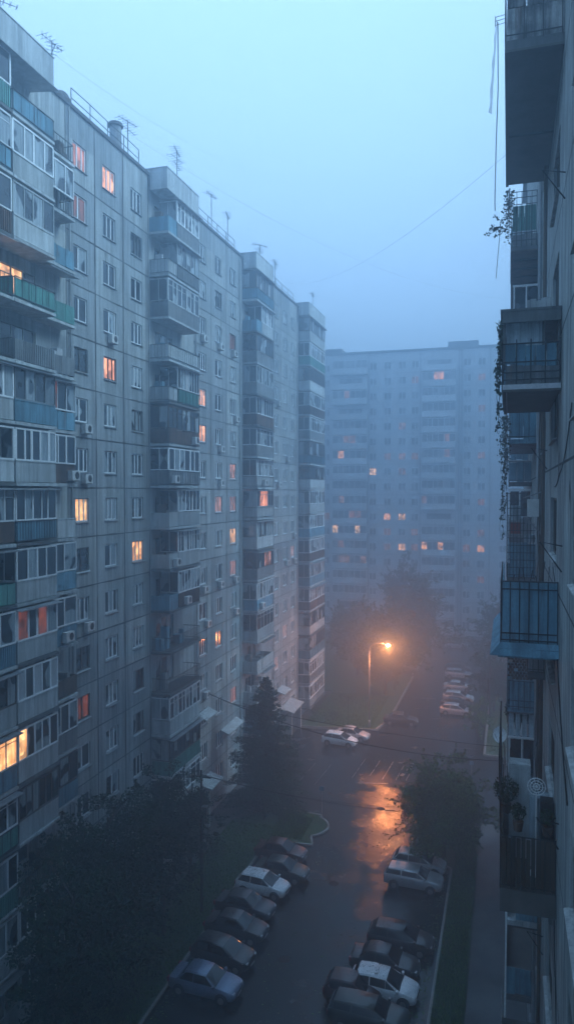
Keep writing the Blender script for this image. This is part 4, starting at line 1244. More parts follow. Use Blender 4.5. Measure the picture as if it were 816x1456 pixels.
# thin cloth on a drying rack beside the top balcony
dr = thing('drying_rack', 'white metal drying rack with a long thin pale cloth beside the top right balcony', 'drying rack', (-0.17, 19.6, 40.6))
m_ = MB()
for z in (0.0, 0.1, 0.2): m_.tube([(0, 0, z), (-0.24, 0, z - 0.03)], 0.008, 5)
m_.tube([(-0.24, 0, 0.19), (-0.24, 0, -0.06)], 0.01, 5); m_.build('rack_arm', 'zinc', dr)
m_ = MB(); n = 16
for i in range(n):
    f0, f1 = i / n, (i + 1) / n
    def e(f): return (-0.22 - 0.16 * f + 0.015 * math.sin(f * 23), 0.05 * math.sin(f * 9), 0.15 - 2.3 * f), (-0.19 + 0.0 * f - 0.12 * f, 0.12 + 0.05 * math.sin(f * 7), 0.15 - 2.3 * f)
    a_, b_ = e(f0); c_, d_ = e(f1); m_.quad(a_, b_, d_, c_)
m_.build('hanging_cloth', 'sheer_cloth', dr)
m_ = MB(); m_.tube([(-0.18, 0.1, 0.1), (-0.16, 0.1, -1.5), (-0.2, 0.1, -3.0), (-0.22, 0.1, -4.4), (-0.21, 0.1, -4.6)], 0.015, 5); m_.build('cloth_strip', 'white_frame', dr)
# satellite dish
sd = thing('satellite_dish', 'small white satellite dish on a bracket at the edge of the right block', 'satellite dish', (-0.05, 29.0, 19.2), 0)
m_ = MB(); n = 20; k = len(m_.v)
cen = Vector((-0.2, 0, 0.45)); ax = Vector((-0.55, -0.75, 0.25)).normalized(); u = ax.cross(Vector((0, 0, 1))).normalized(); v_ = u.cross(ax)
prev = None
for rr, off in ((0.02, 0.09), (0.12, 0.075), (0.22, 0.04), (0.30, 0.0)):
    ring = [cen - ax * off + (u * math.cos(2 * math.pi * i / n) + v_ * math.sin(2 * math.pi * i / n)) * rr for i in range(n)]
    if prev:
        for i in range(n): m_.quad(prev[i], prev[(i + 1) % n], ring[(i + 1) % n], ring[i])
    else: m_.poly(ring)
    prev = ring
m_.build('reflector', 'dish_white', sd, True)
m_ = MB(); m_.tube([(0.0, 0.05, -0.9), (-0.02, 0.05, 0.0), (-0.12, 0.05, 0.42)], 0.03, 6); m_.tube([cen + v_ * -0.28, cen + ax * 0.3], 0.01, 4); m_.build('bracket', 'zinc', sd)
# fan on the cluttered balcony
fn = thing('pedestal_fan', 'white pedestal fan standing on the cluttered dark slatted balcony', 'fan', (0.75, 20.0, 18.9))
m_ = MB(); cz = 2.35
for rr in (0.22, 0.15, 0.08):
    m_.tube([(rr * math.cos(2 * math.pi * i / 20), -0.05, cz + rr * math.sin(2 * math.pi * i / 20)) for i in range(21)], 0.012, 5, cap=False)
for i in range(10):
    a = 2 * math.pi * i / 10; m_.tube([(0, -0.06, cz), (0.22 * math.cos(a), -0.05, cz + 0.22 * math.sin(a))], 0.006, 4)
m_.build('guard', 'white_frame', fn)
m_ = MB()
for i in range(3):
    a = 2 * math.pi * i / 3; m_.quad((0, 0, cz), (0.19 * math.cos(a), 0.01, cz + 0.19 * math.sin(a)), (0.19 * math.cos(a + 0.7), -0.02, cz + 0.19 * math.sin(a + 0.7)), (0.06 * math.cos(a + 0.9), 0, cz + 0.06 * math.sin(a + 0.9)))
m_.build('blade', 'grey_panel', fn)
m_ = MB(); m_.tube([(0, 0.06, cz), (0, 0.06, 0.03)], 0.02, 6); m_.tube([(0, 0.06, 0.0), (0, 0.06, 0.05)], 0.18, 14); m_.build('stand', 'white_frame', fn)
for nm, lab, lc, dims, mt in (('cabinet', 'pale wall cabinet on the dark slatted balcony behind the fan', (0.85, 20.6, 18.9), (0.5, 0.45, 1.9), 'curtain_blue'),
                       ('laundry_crate', 'dark crate against the wall on the dark slatted balcony', (1.0, 19.8, 18.9), (0.32, 0.4, 2.1), 'black_part'),
                       ('cupboard', 'pale wooden cupboard at the outer corner of the dark slatted balcony', (0.35, 21.0, 18.9), (0.55, 0.5, 2.6), 'concrete_pale')):
    rt = thing(nm, lab, nm.replace('_', ' '), lc); m_ = MB(); a, b_, c_ = dims
    m_.box(-a / 2, a / 2, -b_ / 2, b_ / 2, 0.05, c_); m_.build('carcass', mt, rt)
    m_ = MB(); m_.box(-a / 2 + 0.02, -0.005, -b_ / 2 - 0.02, -b_ / 2 - 0.002, 0.08, c_ - 0.03); m_.box(0.005, a / 2 - 0.02, -b_ / 2 - 0.02, -b_ / 2 - 0.002, 0.08, c_ - 0.03); m_.build('door', mt, rt)
def potted(loc, label, n, rad, seed, leaf=0.09):
    g = random.Random(seed); rt = thing('potted_plant', label, 'potted plant', loc)
    m_ = MB(); m_.tube([(0, 0, 0), (0, 0, 0.25)], 0.10, 12, 0.14); m_.build('pot', 'rust_panel', rt)
    m_ = MB()
    for i in range(7): m_.tube([(0, 0, 0.2), (g.uniform(-rad, rad) * 0.7, g.uniform(-rad, rad) * 0.7, 0.25 + rad * g.uniform(0.8, 1.8))], 0.01, 4, 0.004)
    m_.build('stem', 'bark', rt)
    m_ = MB(); leaf_cloud(m_, (0, 0, 0.3 + rad), (rad, rad, rad), n, leaf, g); m_.build('leaves', 'leaf_dark', rt)
potted((0.0, 20.4, 20.3), 'bushy dark potted plant at the outer corner above the slatted parapet', 420, 0.34, 3)
potted((0.45, 32.2, 18.9), 'large leafy plant below the brick lattice balcony', 900, 0.55, 6, 0.12)
potted((0.3, 19.6, 20.2), 'small potted plant on the top of the dark slats', 160, 0.2, 9)
potted((1.0, 19.5, 20.2), 'small potted plant by the wall behind the dark slats', 160, 0.2, 10)

# ------------------------------------------------------------------ cars
def car(kind, paint_, label, loc, rz, L=3.95, Wd=1.72, H=1.46, group='cars parked along the drive', roofstuff=False, detail=True):
    root = thing('parked_car', label, 'car', loc, rz, group)
    hw = Wd / 2
    # side line: x, half width factor, bonnet/boot height, sill height
    if kind == 'sedan':
        st = [(-.5, .80, .62, .42), (-.493, .86, .84, .34), (-.47, .92, .93, .28), (-.36, .98, .97, .24), (-.22, 1, .95, .22), (0, 1, .93, .22), (.20, 1, .93, .22), (.27, .99, .92, .22), (.38, .965, .84, .24), (.455, .91, .74, .28), (.49, .82, .62, .36), (.5, .74, .54, .42)]
        cab = (-.36, -.235, .06, .235)
    elif kind == 'suv':
        st = [(-.5, .86, .70, .46), (-.495, .92, 1.0, .38), (-.48, .97, 1.08, .32), (-.36, 1, 1.08, .28), (-.2, 1, 1.06, .26), (0, 1, 1.04, .26), (.2, 1, 1.02, .26), (.27, .99, 1.0, .26), (.38, .97, .94, .28), (.46, .93, .86, .32), (.492, .86, .72, .40), (.5, .8, .62, .46)]
        cab = (-.488, -.42, .08, .255); 
    else:
        st = [(-.5, .84, .62, .42), (-.495, .90, .92, .34), (-.475, .95, .99, .28), (-.36, 1, .99, .24), (-.2, 1, .96, .22), (0, 1, .94, .22), (.2, 1, .93, .22), (.285, .985, .92, .22), (.38, .955, .84, .24), (.455, .90, .74, .28), (.49, .81, .62, .36), (.5, .72, .54, .42)]
        cab = (-.475, -.37, .05, .27)
    rings = []
    b = MB()
    for x, wf, zt, zb in st:
        X = x * L; w_ = wf * hw; zt *= H / 1.46
        prof = [(0, zb), (w_ * .90, zb), (w_ * .985, zb + .10), (w_, zb + (zt - zb) * .55), (w_ * .985, zt - .10), (w_ * .93, zt - .02), (w_ * .72, zt + .012), (0, zt + .03)]
        ring = [(X, -y, z) for y, z in prof] + [(X, y, z) for y, z in reversed(prof[1:-1])]
        k = len(b.v); b.v += ring; rings.append(k)
    nr = len(ring)
    for a, c in zip(rings, rings[1:]):
        for j in range(nr):
            b.f.append((a + j, a + (j + 1) % nr, c + (j + 1) % nr, c + j)); b.mi.append(0)
    b.f.append(tuple(rings[0] + j for j in range(nr))); b.mi.append(0)
    b.f.append(tuple(rings[-1] + j for j in reversed(range(nr)))); b.mi.append(0)
    # cabin
    def belt(xf):
        for (x0, w0, t0, _), (x1, w1, t1, _) in zip(st, st[1:]):
            if x0 <= xf <= x1:
                f = (xf - x0) / (x1 - x0); return (w0 + (w1 - w0) * f) * hw * .93, (t0 + (t1 - t0) * f) * H / 1.46 - .02
    r0, r1, f1, f0 = cab
    def ringc(xf, zr, rw):
        bw, bz = belt(xf)
        return [(xf * L, -bw, bz), (xf * L, -bw + (bw - rw) * .93, zr - .09), (xf * L, -rw + .05, zr - .015), (xf * L, 0, zr + .02), (xf * L, rw - .05, zr - .015), (xf * L, bw - (bw - rw) * .93, zr - .09), (xf * L, bw, bz)]
    rw = hw * .74
    b0, b1 = belt(r0), belt(f0)
    secs = [[(r0 * L, y, b0[1]) for y in (-b0[0], -b0[0] * .97, -b0[0] * .8, 0, b0[0] * .8, b0[0] * .97, b0[0])],
            ringc(r1, H - .05, rw * .97), ringc((r1 + f1) / 2 - .02, H, rw), ringc(f1, H - .04, rw * .97),
            [(f0 * L, y, b1[1]) for y in (-b1[0], -b1[0] * .97, -b1[0] * .8, 0, b1[0] * .8, b1[0] * .97, b1[0])]]
    ks = []
    for s_ in secs: ks.append(len(b.v)); b.v += s_
    for a, c in zip(ks, ks[1:]):
        for j in range(6): b.f.append((a + j, a + j + 1, c + j + 1, c + j)); b.mi.append(0)
    body = b.build('body', paint_, root, smooth=True, angle=38)
    # glass laid 8 mm proud
    def inset(p, q_, r_, s2, m=(.06, .06, .06, .06), off=.010):
        p, q_, r_, s2 = map(Vector, (p, q_, r_, s2)); n_ = (q_ - p).cross(s2 - p).normalized()
        cc = (p + q_ + r_ + s2) / 4
        if n_.dot(cc - Vector((0, 0, .6))) < 0: n_ = -n_
        def at(u, v_): return tuple(p.lerp(q_, u).lerp(s2.lerp(r_, u), v_) + n_ * off)
        return [at(m[0], m[2]), at(1 - m[1], m[2]), at(1 - m[1], 1 - m[3]), at(m[0], 1 - m[3])]
    A, B_, C_, D2, E_ = secs
    def screen(lo, hi, u0, u1, sgn):
        g = MB()
        for j in range(1, 5):
            q4 = [Vector(lo[j]), Vector(lo[j + 1]), Vector(hi[j + 1]), Vector(hi[j])]
            e0 = .12 if j == 1 else 0; e1 = .12 if j == 4 else 0
            up = Vector((sgn * .010, 0, .012))
            f_ = lambda s_, u: tuple(q4[0].lerp(q4[1], s_).lerp(q4[3].lerp(q4[2], s_), u) + up)
            g.quad(f_(e0, u0), f_(1 - e1, u0), f_(1 - e1, u1), f_(e0, u1))
        return g
    screen(E_, D2, .05, .93, 1).build('windscreen', 'car_glass', root)
    screen(A, B_, .12, .90, -1).build('rear_window', 'car_glass', root)
    for sd_ in (0, 6):
        i1 = 1 if sd_ == 0 else 5
        g = MB()
        g.poly(inset(B_[sd_], C_[sd_], C_[i1], B_[i1], (.0, .05, .06, .02)))
        rr = inset(A[sd_], B_[sd_], B_[i1], B_[i1], (.35, .0, .06, .02)); 
        g.poly([rr[0], rr[1], rr[2]])
        g.poly(inset(C_[sd_], D2[sd_], D2[i1], C_[i1], (.03, .0, .06, .02)))
        rr = inset(D2[sd_], E_[sd_], D2[i1], D2[i1], (.03, .25, .06, .02)); g.poly([rr[0], rr[1], rr[2]])
        g.build('side_window', 'car_glass', root)
    if detail:
        for s in (-1, 1):
            g = MB(); x = .482 * L; z = .66 * H / 1.46
            g.hexa([(x - .30, s * hw * .60, z - .05), (x + .035, s * hw * .50, z - .07), (x + .035, s * hw * .74, z - .07), (x - .27, s * hw * .905, z - .03), (x - .30, s * hw * .60, z + .10), (x + .01, s * hw * .50, z + .03), (x + .00, s * hw * .74, z + .03), (x - .27, s * hw * .92, z + .085)])
            g.build('headlight', 'headlamp', root)
            g = MB(); x = -.5 * L
            g.box(x - .006, x + .14, s * hw * .68, s * hw * .935, .68 * H / 1.46, .90 * H / 1.46); g.build('tail_light', 'tail_lamp', root)
            g = MB(); bw, bz = belt(f0 - .03); g.box((f0 - .05) * L, (f0 - .02) * L, s * (bw + .0), s * (bw + .19), bz + .02, bz + .14); g.build('mirror', paint_, root)
        g = MB(); g.box(.5 * L - .01, .5 * L + .012, -.26, .26, .36, .47); g.build('number_plate', 'white_cloth', root)
        g = MB(); g.box(.494 * L, .5 * L + .008, -.45, .45, .50, .60); g.build('grille', 'black_part', root)
    for sx in (-.315, .315):
        for s in (-1, 1):
            wc = (sx * L, s * (hw - .10), .31)
            g = MB(); g.tube([(sx * L, s * (hw - .12), .33), (sx * L, s * (hw + .004), .33)], .37, 16); g.build('wheel_arch', 'black_part', root)
            g = MB(); g.tube([(0, -.10, 0), (0, .10, 0)], .305, 18); wl = g.build('wheel', 'tyre', root, loc=(sx * L, s * (hw - .065), .305))
            g = MB(); g.tube([(0, s * .101, 0), (0, s * .112, 0)], .19, 10); g.build('rim', 'rim', wl)
    if roofstuff:
        g = MB(); q_ = random.Random(int(loc[1] * 10))
        for i in range(26):
            x = q_.uniform(r1 * L + .1, f1 * L - .1); y = q_.uniform(-rw + .1, rw - .1); s2 = q_.uniform(.02, .06)
            g.poly([(x + s2 * q_.uniform(.6, 1.3) * math.cos(a), y + s2 * q_.uniform(.6, 1.3) * math.sin(a), H + .024) for a in (0, 1.2, 2.3, 3.5, 4.6, 5.5)])
        g.build('wet_leaves', 'leaf_dark', root)
    return root
LB = 'car parked nose to the drive, '
car('sedan', 'paint_red', 'dark reddish saloon, last of the left row by the grass nose', (-16.9, 55.0, 0), R(-1.5), 4.0)
car('sedan', 'paint_green', 'dark greenish saloon between the reddish saloon and the pale hatchback', (-16.0, 52.3, 0), R(-2.5), 4.0)
car('hatch', 'paint_white', 'pale hatchback with wet leaves on its roof in the left row', (-16.7, 49.9, 0), R(-5.0), 3.8, roofstuff=True)
car('sedan', 'paint_grey', 'dark grey saloon in the left row next to the pale hatchback', (-17.0, 47.0, 0), R(-3.5), 4.1)
car('sedan', 'paint_black', 'unlit black saloon in the left row between two greyer cars', (-16.7, 44.5, 0), R(-2.5), 4.1)
car('hatch', 'paint_black', 'black hatchback with a pale reflecting windscreen in the left row', (-16.5, 41.7, 0), R(-6.0), 3.9)
car('sedan', 'paint_blue', 'blue-grey saloon, nearest fully seen car of the left row', (-16.5, 38.9, 0), R(-3.0), 4.2)
car('hatch', 'paint_silver', 'silver grey hatchback, farthest of the right row beside the round tree', (-6.3, 56.3, 0), R(-2.5), 4.0, roofstuff=True)
car('suv', 'paint_silver', 'silver estate with roof stripes at the edge of the orange puddle glow', (-6.4, 53.8, 0), R(-3.5), 4.2)
car('hatch', 'paint_black', 'black hatchback with a pale reflecting roof in the right row', (-6.3, 46.3, 0), R(-1.5), 4.1, roofstuff=True)
car('sedan', 'paint_black', 'low black saloon beside the white hatchback', (-6.9, 43.7, 0), R(-2.5), 4.1)
car('hatch', 'paint_white', 'white hatchback with black windows in the right row', (-6.6, 41.5, 0), R(-3.0), 3.9, roofstuff=True)
car('suv', 'paint_green', 'dark estate at the bottom edge, nearest of the right row', (-7.0, 38.9, 0), R(-2.0), 4.3)
car('hatch', 'paint_red', 'dark red car whose tail sticks out behind the white hatchback', (-8.2, 40.6, 0), R(-1.5), 3.2)
car('hatch', 'paint_white', 'pale car standing in front at the crossing corner by the lawn', (-18.2, 82.0, 0), R(-6.0), 4.0, group='pair of pale cars at the crossing', roofstuff=True)
car('sedan', 'paint_silver', 'silver saloon tucked behind the pale car at the crossing corner', (-17.2, 84.3, 0), R(-7.0), 4.0, group='pair of pale cars at the crossing')
for i, (x, y, kd, pt, lab) in enumerate(((-6.2, 97.5, 'hatch', 'paint_silver', 'first silver car of the far row behind the small round tree'),
        (-6.4, 100.5, 'sedan', 'paint_grey', 'dark grey saloon, second of the far foggy row'), (-6.4, 103.8, 'hatch', 'paint_silver', 'pale hatchback, middle of the far foggy row'),
        (-6.8, 109.5, 'sedan', 'paint_silver', 'silver saloon standing alone past the middle of the far row'),
        (-7.2, 117.0, 'suv', 'paint_silver', 'silver estate well up the far road'), (-7.6, 121.0, 'hatch', 'paint_grey', 'grey hatchback behind the silver estate up the far road'), (-9.0, 139.0, 'suv', 'paint_silver', 'farthest pale car before the foggy block'))):
    car(kd, pt, lab, (x, y, 0), R(-4 + i), 4.2, group='cars along the far road')
car('sedan', 'paint_grey', 'low grey car by the kerb just beyond the street lamp', (-12.6, 91.6, 0), R(4), 4.2, group='cars along the far road')
car('suv', 'paint_grey', 'grey estate in the fog left of the far road', (-15.6, 116.5, 0.1), R(10), 4.2, group='cars along the far road')

# ------------------------------------------------------------------ trees
def skel(g, H, trunk_r, crown_r, base, n_limb=9, lean=(0, 0)):
    t_ = MB()
    top = Vector((lean[0], lean[1], H * 0.86))
    pts = [Vector((0, 0, -0.1)), Vector((g.uniform(-.1, .1), g.uniform(-.1, .1), H * .25)), Vector((top.x * .5 + g.uniform(-.2, .2), top.y * .5, H * .55)), top]
    t_.tube(pts, trunk_r, 8, trunk_r * 0.18)
    tips = []
    for i in range(n_limb):
        f = base + (0.82 - base) * i / max(1, n_limb - 1); z = H * f
        a = g.uniform(0, 6.28); rr = crown_r * (1.0 - 0.5 * abs(f - 0.5)) * g.uniform(.6, 1.0)
        s0 = Vector((top.x * f, top.y * f, z)); e = s0 + Vector((math.cos(a) * rr, math.sin(a) * rr, rr * g.uniform(.2, .7)))
        mid = s0.lerp(e, .5) + Vector((0, 0, .25)); t_.tube([s0, mid, e], trunk_r * .35, 5, trunk_r * .08)
        tips += [mid, e]
        for j in range(2):
            e2 = mid + Vector((g.uniform(-1, 1), g.uniform(-1, 1), g.uniform(0, .8))) * rr * .6
            t_.tube([mid, e2], trunk_r * .15, 4, trunk_r * .05); tips.append(e2)
    return t_, tips
def broadleaf(name, label, loc, H, rx, ry, seed, clumps, per, leaf, mat='leaf_green', group=None, trunk=.16, base=.2, low=.12):
    g = random.Random(seed); root = thing(name, label, 'tree', loc, g.uniform(0, 6), group)
    t_, tips = skel(g, H, trunk, max(rx, ry) * .8, base)
    t_.build('trunk', 'bark', root)
    m_ = MB(); cz = H * (1 + low) / 2; rz_ = H * (1 - low) / 2
    cs = [(p, 0.75) for p in tips]
    while len(cs) < clumps:
        u = Vector((g.gauss(0, 1), g.gauss(0, 1), g.gauss(0, 1))).normalized()
        k = g.uniform(.25, 1.0) ** .5
        nz = 0.74 + 0.85 * noise.noise(u * 1.9 + Vector((seed, 0, 0)))
        p = Vector((u.x * rx * k * nz, u.y * ry * k * nz, cz + u.z * rz_ * k * nz))
        if noise.noise(p * (2.6 / rx) + Vector((0, seed, 0))) < -0.08: continue
        cs.append((p, g.uniform(.5, 1.1)))
    for p, s_ in cs:
        rr = rx * .14 * s_
        leaf_cloud(m_, p, (rr * 1.25, rr * 1.25, rr * .8), int(per * s_), leaf, g, .6)
        if g.random() < .3:
            d_ = (p - Vector((0, 0, cz))); d_.normalize()
            for i in range(5): leaf_cloud(m_, p + d_ * rr * (1 + i * .35), (rr * .2,) * 3, 3, leaf, g)
    m_.build('crown', mat, root)
    return root
broadleaf('broadleaf_tree', 'large dark tree filling the bottom left corner in front of the block', (-21.4, 36.5, 0.1), 12.2, 4.3, 4.4, 2, 420, 75, .20, 'leaf_dark', 'trees under the left block', .25)
broadleaf('broadleaf_tree', 'tall dark tree behind the corner tree, twigs reaching up over the facade windows', (-21.3, 43.2, 0.1), 11.8, 3.0, 3.3, 5, 320, 70, .18, 'leaf_dark', 'trees under the left block', .2)
broadleaf('broadleaf_tree', 'dark bushy tree between the tall tree and the fir', (-22.3, 49.6, 0.1), 8.0, 2.3, 2.6, 9, 190, 60, .18, 'leaf_dark', 'trees under the left block', .16)
broadleaf('broadleaf_tree', 'low dark tree over the near cars at the bottom left', (-20.4, 31.5, 0.1), 10.4, 3.4, 3.6, 14, 300, 70, .20, 'leaf_dark', 'trees under the left block', .2)
broadleaf('broadleaf_tree', 'round green tree beyond the silver cars of the right row', (-4.6, 57.9, 0.1), 7.9, 4.5, 4.3, 21, 420, 62, .24, 'leaf_green', None, .16, low=.04)
broadleaf('young_tree', 'small round tree on the right verge in front of the far cars', (-3.2, 88.0, 0.1), 4.6, 2.0, 2.0, 25, 90, 40, .22, 'leaf_green', None, .08, low=.05)
for i, (x, y, H, rr, lab) in enumerate(((-16.5, 104, 13.0, 5.4, 'big hazy tree right behind the street lamp'), (-14.0, 118, 16.0, 6.4, 'tallest hazy tree, against the far block'), (-22.5, 114, 9.0, 4.6, 'low hazy tree by the end of the left block'),
        (-26.0, 126, 9.5, 5.2, 'wide hazy tree behind the corner of the left block'), (-17.5, 134, 16.5, 6.0, 'hazy tree standing before the far block'))):
    broadleaf('broadleaf_tree', lab, (x, y, 0.1), H, rr, rr * .9, 40 + i, 420, 50, .40, 'leaf_dark', 'hazy trees around the far lawn', .22, low=.05)
for i, (x, y, H, rr, lab) in enumerate(((-1.6, 100, 8.0, 3.4, 'hazy tree on the right verge just beyond the small round tree'), (-0.5, 118, 13.5, 5.0, 'tall hazy tree at the right end of the yard'), (2.5, 136, 12.0, 5.0, 'farthest hazy tree on the right verge'))):
    broadleaf('broadleaf_tree', lab, (x, y, 0.1), H, rr, rr, 60 + i, 300, 45, .36, 'leaf_dark', 'hazy trees on the right verge', .2, low=.05)
def bush(loc, r, h, seed, label, n=500):
    g = random.Random(seed); rt = thing('shrub', label, 'shrub', loc, 0, 'shrubs at the foot of the left block')
    s_ = MB()
    for i in range(6): s_.tube([(0, 0, 0), (g.uniform(-r, r) * .7, g.uniform(-r, r) * .7, h * g.uniform(.5, .9))], .02, 4, .006)
    s_.build('stem', 'bark', rt)
    m_ = MB()
    for i in range(14): leaf_cloud(m_, (g.uniform(-r, r) * .7, g.uniform(-r, r) * .7, h * g.uniform(.3, .85)), (r * .4, r * .4, h * .22), n // 14, .13, g)
    m_.build('leaves', 'leaf_dark', rt)
bush((-22.0, 53.5, .1), 1.1, 1.8, 1, 'low shrub on the lawn between the bushy tree and the fir'); bush((-24.0, 92.0, .1), 1.5, 1.6, 2, 'shrub at the far entrance of the left block')
bush((-21.0, 90.5, .1), 1.3, 1.2, 3, 'shrub on the grass behind the pair of pale cars'); bush((-20.8, 96.5, .1), 1.6, 1.8, 4, 'shrub on the far lawn left of the street lamp')
bush((-17.0, 61.0, .1), .7, .8, 5, 'small shrub on the rounded grass nose', 220)
# fir
g = random.Random(8)
fir = thing('fir_tree', 'dark pointed fir at the foot of the left block', 'tree', (-20.9, 63.4, 0.1))
t_ = MB(); t_.tube([(0, 0, -.1), (0.05, 0, 5), (0.1, 0, 11.8)], .2, 8, .02)
m_ = MB()
z = 0.5
while z < 11.9:
    f = z / 12.0; rl = 4.3 * (1 - f) ** .75 * (1.0 if f > .1 else .85) + .1
    for k in range(int(11 - 4 * f)):
        a = g.uniform(0, 6.28); L = rl * g.uniform(.5, 1.12); dr_ = -.25 + .6 * f
        d_ = Vector((math.cos(a), math.sin(a), 0)); p0 = Vector((0, 0, z)); steps = max(3, int(L / .22))
        t_.tube([p0, p0 + d_ * L * .5 + Vector((0, 0, dr_ * L * .3)), p0 + d_ * L + Vector((0, 0, dr_ * L * .7 + .1))], .03, 4, .006)
        for i in range(steps):
            u = (i + .6) / steps; c = p0 + d_ * L * u + Vector((0, 0, dr_ * L * (.6 * u + .1 * u * u)))
            sw = .5 * (1 - u * .6) * (L / 2.4)
            leaf_cloud(m_, c, (sw * .8 + .08, sw * .8 + .08, .16), 13, .20, g, .35)
    z += .24
t_.build('trunk', 'bark', fir); m_.build('crown', 'needle', fir)

# grass blades standing up from the three lawns that show
m_ = MB(); g = random.Random(77)
def blades(x0, x1, y0, y1, n):
    for i in range(n):
        x, y = g.uniform(x0, x1), g.uniform(y0, y1)
        a = g.uniform(0, 3.14); h = g.uniform(.06, .22); s_ = g.uniform(.02, .07)
        m_.poly([(x - s_ * math.cos(a), y - s_ * math.sin(a), .095), (x + s_ * math.cos(a), y + s_ * math.sin(a), .095), (x + g.uniform(-.08, .08), y + g.uniform(-.08, .08), .1 + h)])
blades(-22.9, -19.0, 30, 60, 9000); blades(-19, -16.2, 58.2, 62.6, 2600); blades(-3.8, -2.2, 33, 64, 7000); blades(-24, -15.8, 88.8, 103, 9000); blades(-2.1, .8, 84, 104, 2500)
tag(m_.build('grass', 'leaf_green'), 'short grass on the lawns beside the drive', 'grass', None, 'stuff')

# ------------------------------------------------------------------ street lamp, poles, wires
lamp = thing('street_lamp', 'tall street lamp glowing orange over the wet crossing', 'street lamp', (-16.1, 88.9, 0.1))
m_ = MB(); m_.tube([(0, 0, -.1), (0, 0, .9)], .13, 10, .12); m_.tube([(0, 0, .9), (0, 0, 9.4)], .085, 10, .06)
m_.build('pole', 'pole_steel', lamp, True)
m_ = MB(); m_.tube([(0, 0, 9.4), (.12, 0, 9.9), (.5, -.05, 10.25), (1.2, -.1, 10.42), (1.9, -.15, 10.45)], .045, 8); m_.build('arm', 'pole_steel', lamp, True)
m_ = MB(); m_.hexa([(1.85, -.30, 10.40), (2.65, -.34, 10.42), (2.65, -.02, 10.42), (1.85, -.02, 10.40), (1.9, -.25, 10.56), (2.5, -.28, 10.6), (2.5, -.08, 10.6), (1.9, -.08, 10.56)])
m_.build('lamp_head', 'zinc', lamp)
bm = bmesh.new(); bmesh.ops.create_uvsphere(bm, u_segments=16, v_segments=10, radius=.17)
bmesh.ops.scale(bm, vec=(1.5, .8, .7), verts=bm.verts); bmesh.ops.translate(bm, vec=(2.3, -.18, 10.24), verts=bm.verts)
bm_mb(bm).build('bulb', 'sodium_glow', lamp, True)
pl = bpy.data.lights.new('lamp_light', 'POINT'); pl.energy = 2900; pl.color = (1.0, .28, .08); pl.shadow_soft_size = .2
plo = bpy.data.objects.new('lamp_light', pl); col.objects.link(plo); plo.parent = lamp; plo.location = (2.3, -.18, 10.05)

def pole(label, loc, H, boxes=(), arms=True, r=.11):
    rt = thing('utility_pole', label, 'utility pole', loc)
    m_ = MB(); m_.tube([(0, 0, -.1), (0, 0, H)], r, 8, r * .7); m_.build('pole', 'bark', rt)
    if arms:
        m_ = MB(); m_.box(-.7, .7, -.05, .05, H - .5, H - .4); m_.build('crossarm', 'bark', rt)
        for x in (-.6, 0, .6):
            m_ = MB(); m_.tube([(x, 0, H - .4), (x, 0, H - .24)], .035, 8); m_.build('insulator', 'dish_white', rt)
    for z, nm in boxes:
        m_ = MB(); m_.box(-.05 + r, r + .34, -.22, .2, z, z + .55); m_.build(nm, 'grey_panel', rt)
    return rt
pole('dark utility pole with two small boxes on the grass beside the left row of cars', (-19.9, 46.2, .1), 9.8, ((4.4, 'junction_box'), (6.8, 'junction_box')))
pole('slim utility pole standing in the fog on the right verge', (-2.0, 93.0, .1), 10.5, ())
pole('short bare post behind the pair of pale cars', (-18.3, 86.9, .1), 4.3, (), False, .05)
for lab, loc, H in (('short pole with a small blue sign on the rounded grass nose', (-15.5, 62.6, .1), 2.9), ('low post with a small sign by the right side of the crossing', (-3.4, 77.4, 0), 1.3)):
    sg = thing('sign_post', lab, 'sign', loc); m_ = MB(); m_.tube([(0, 0, -.1), (0, 0, H)], .035, 6); m_.build('pole', 'pole_steel', sg)
    m_ = MB(); m_.box(-.22, .22, -.035, -.015, H - .42, H); m_.build('sign_plate', 'curtain_blue', sg)
    m_ = MB(); m_.box(-.2, .2, -.042, -.037, H - .40, H - .02); m_.build('sign_face', 'blue_panel', sg)
def wire(label, p, q_, drop, r=.018):
    c = (Vector(p) + Vector(q_)) / 2
    m_ = MB(); sag(m_, Vector(p) - c, Vector(q_) - c, drop, r, 40)
    o = m_.build('overhead_wire', 'wire_black', None, True, loc=c)
    tag(o, label, 'wire', 'overhead wires across the yard')
wire('lower overhead wire sagging in front of the marked bays to the right block', (-25.3, 60.0, 11.2), (1.1, 57.0, 8.9), 1.4, .038)
wire('upper overhead wire crossing from the left block towards the right block', (-25.3, 66.0, 8.6), (1.1, 62.0, 8.2), .5, .034)
wire('low overhead wire over the wet reflection, just above the silver cars', (-19.9, 46.2, 9.6), (-2.0, 60.0, 3.2), .7, .026)
wire('second low overhead wire running close beside the one above the silver cars', (-19.3, 46.2, 9.5), (-2.0, 61.0, 3.6), .9)
wire('faint wire high in the sky from the left roof', (-25.0, 47.0, 53.5), (1.4, 90.0, 51.0), 2.6, .007)
wire('faint wire in the sky meeting the right block', (-25.0, 84.0, 53.5), (1.3, 30.0, 43.0), 2.0, .006)
wire('faint long wire slanting down the pale sky at the upper left', (-26.0, 36.0, 54.5), (-24.0, 100.0, 72.0), 3.0, .006)

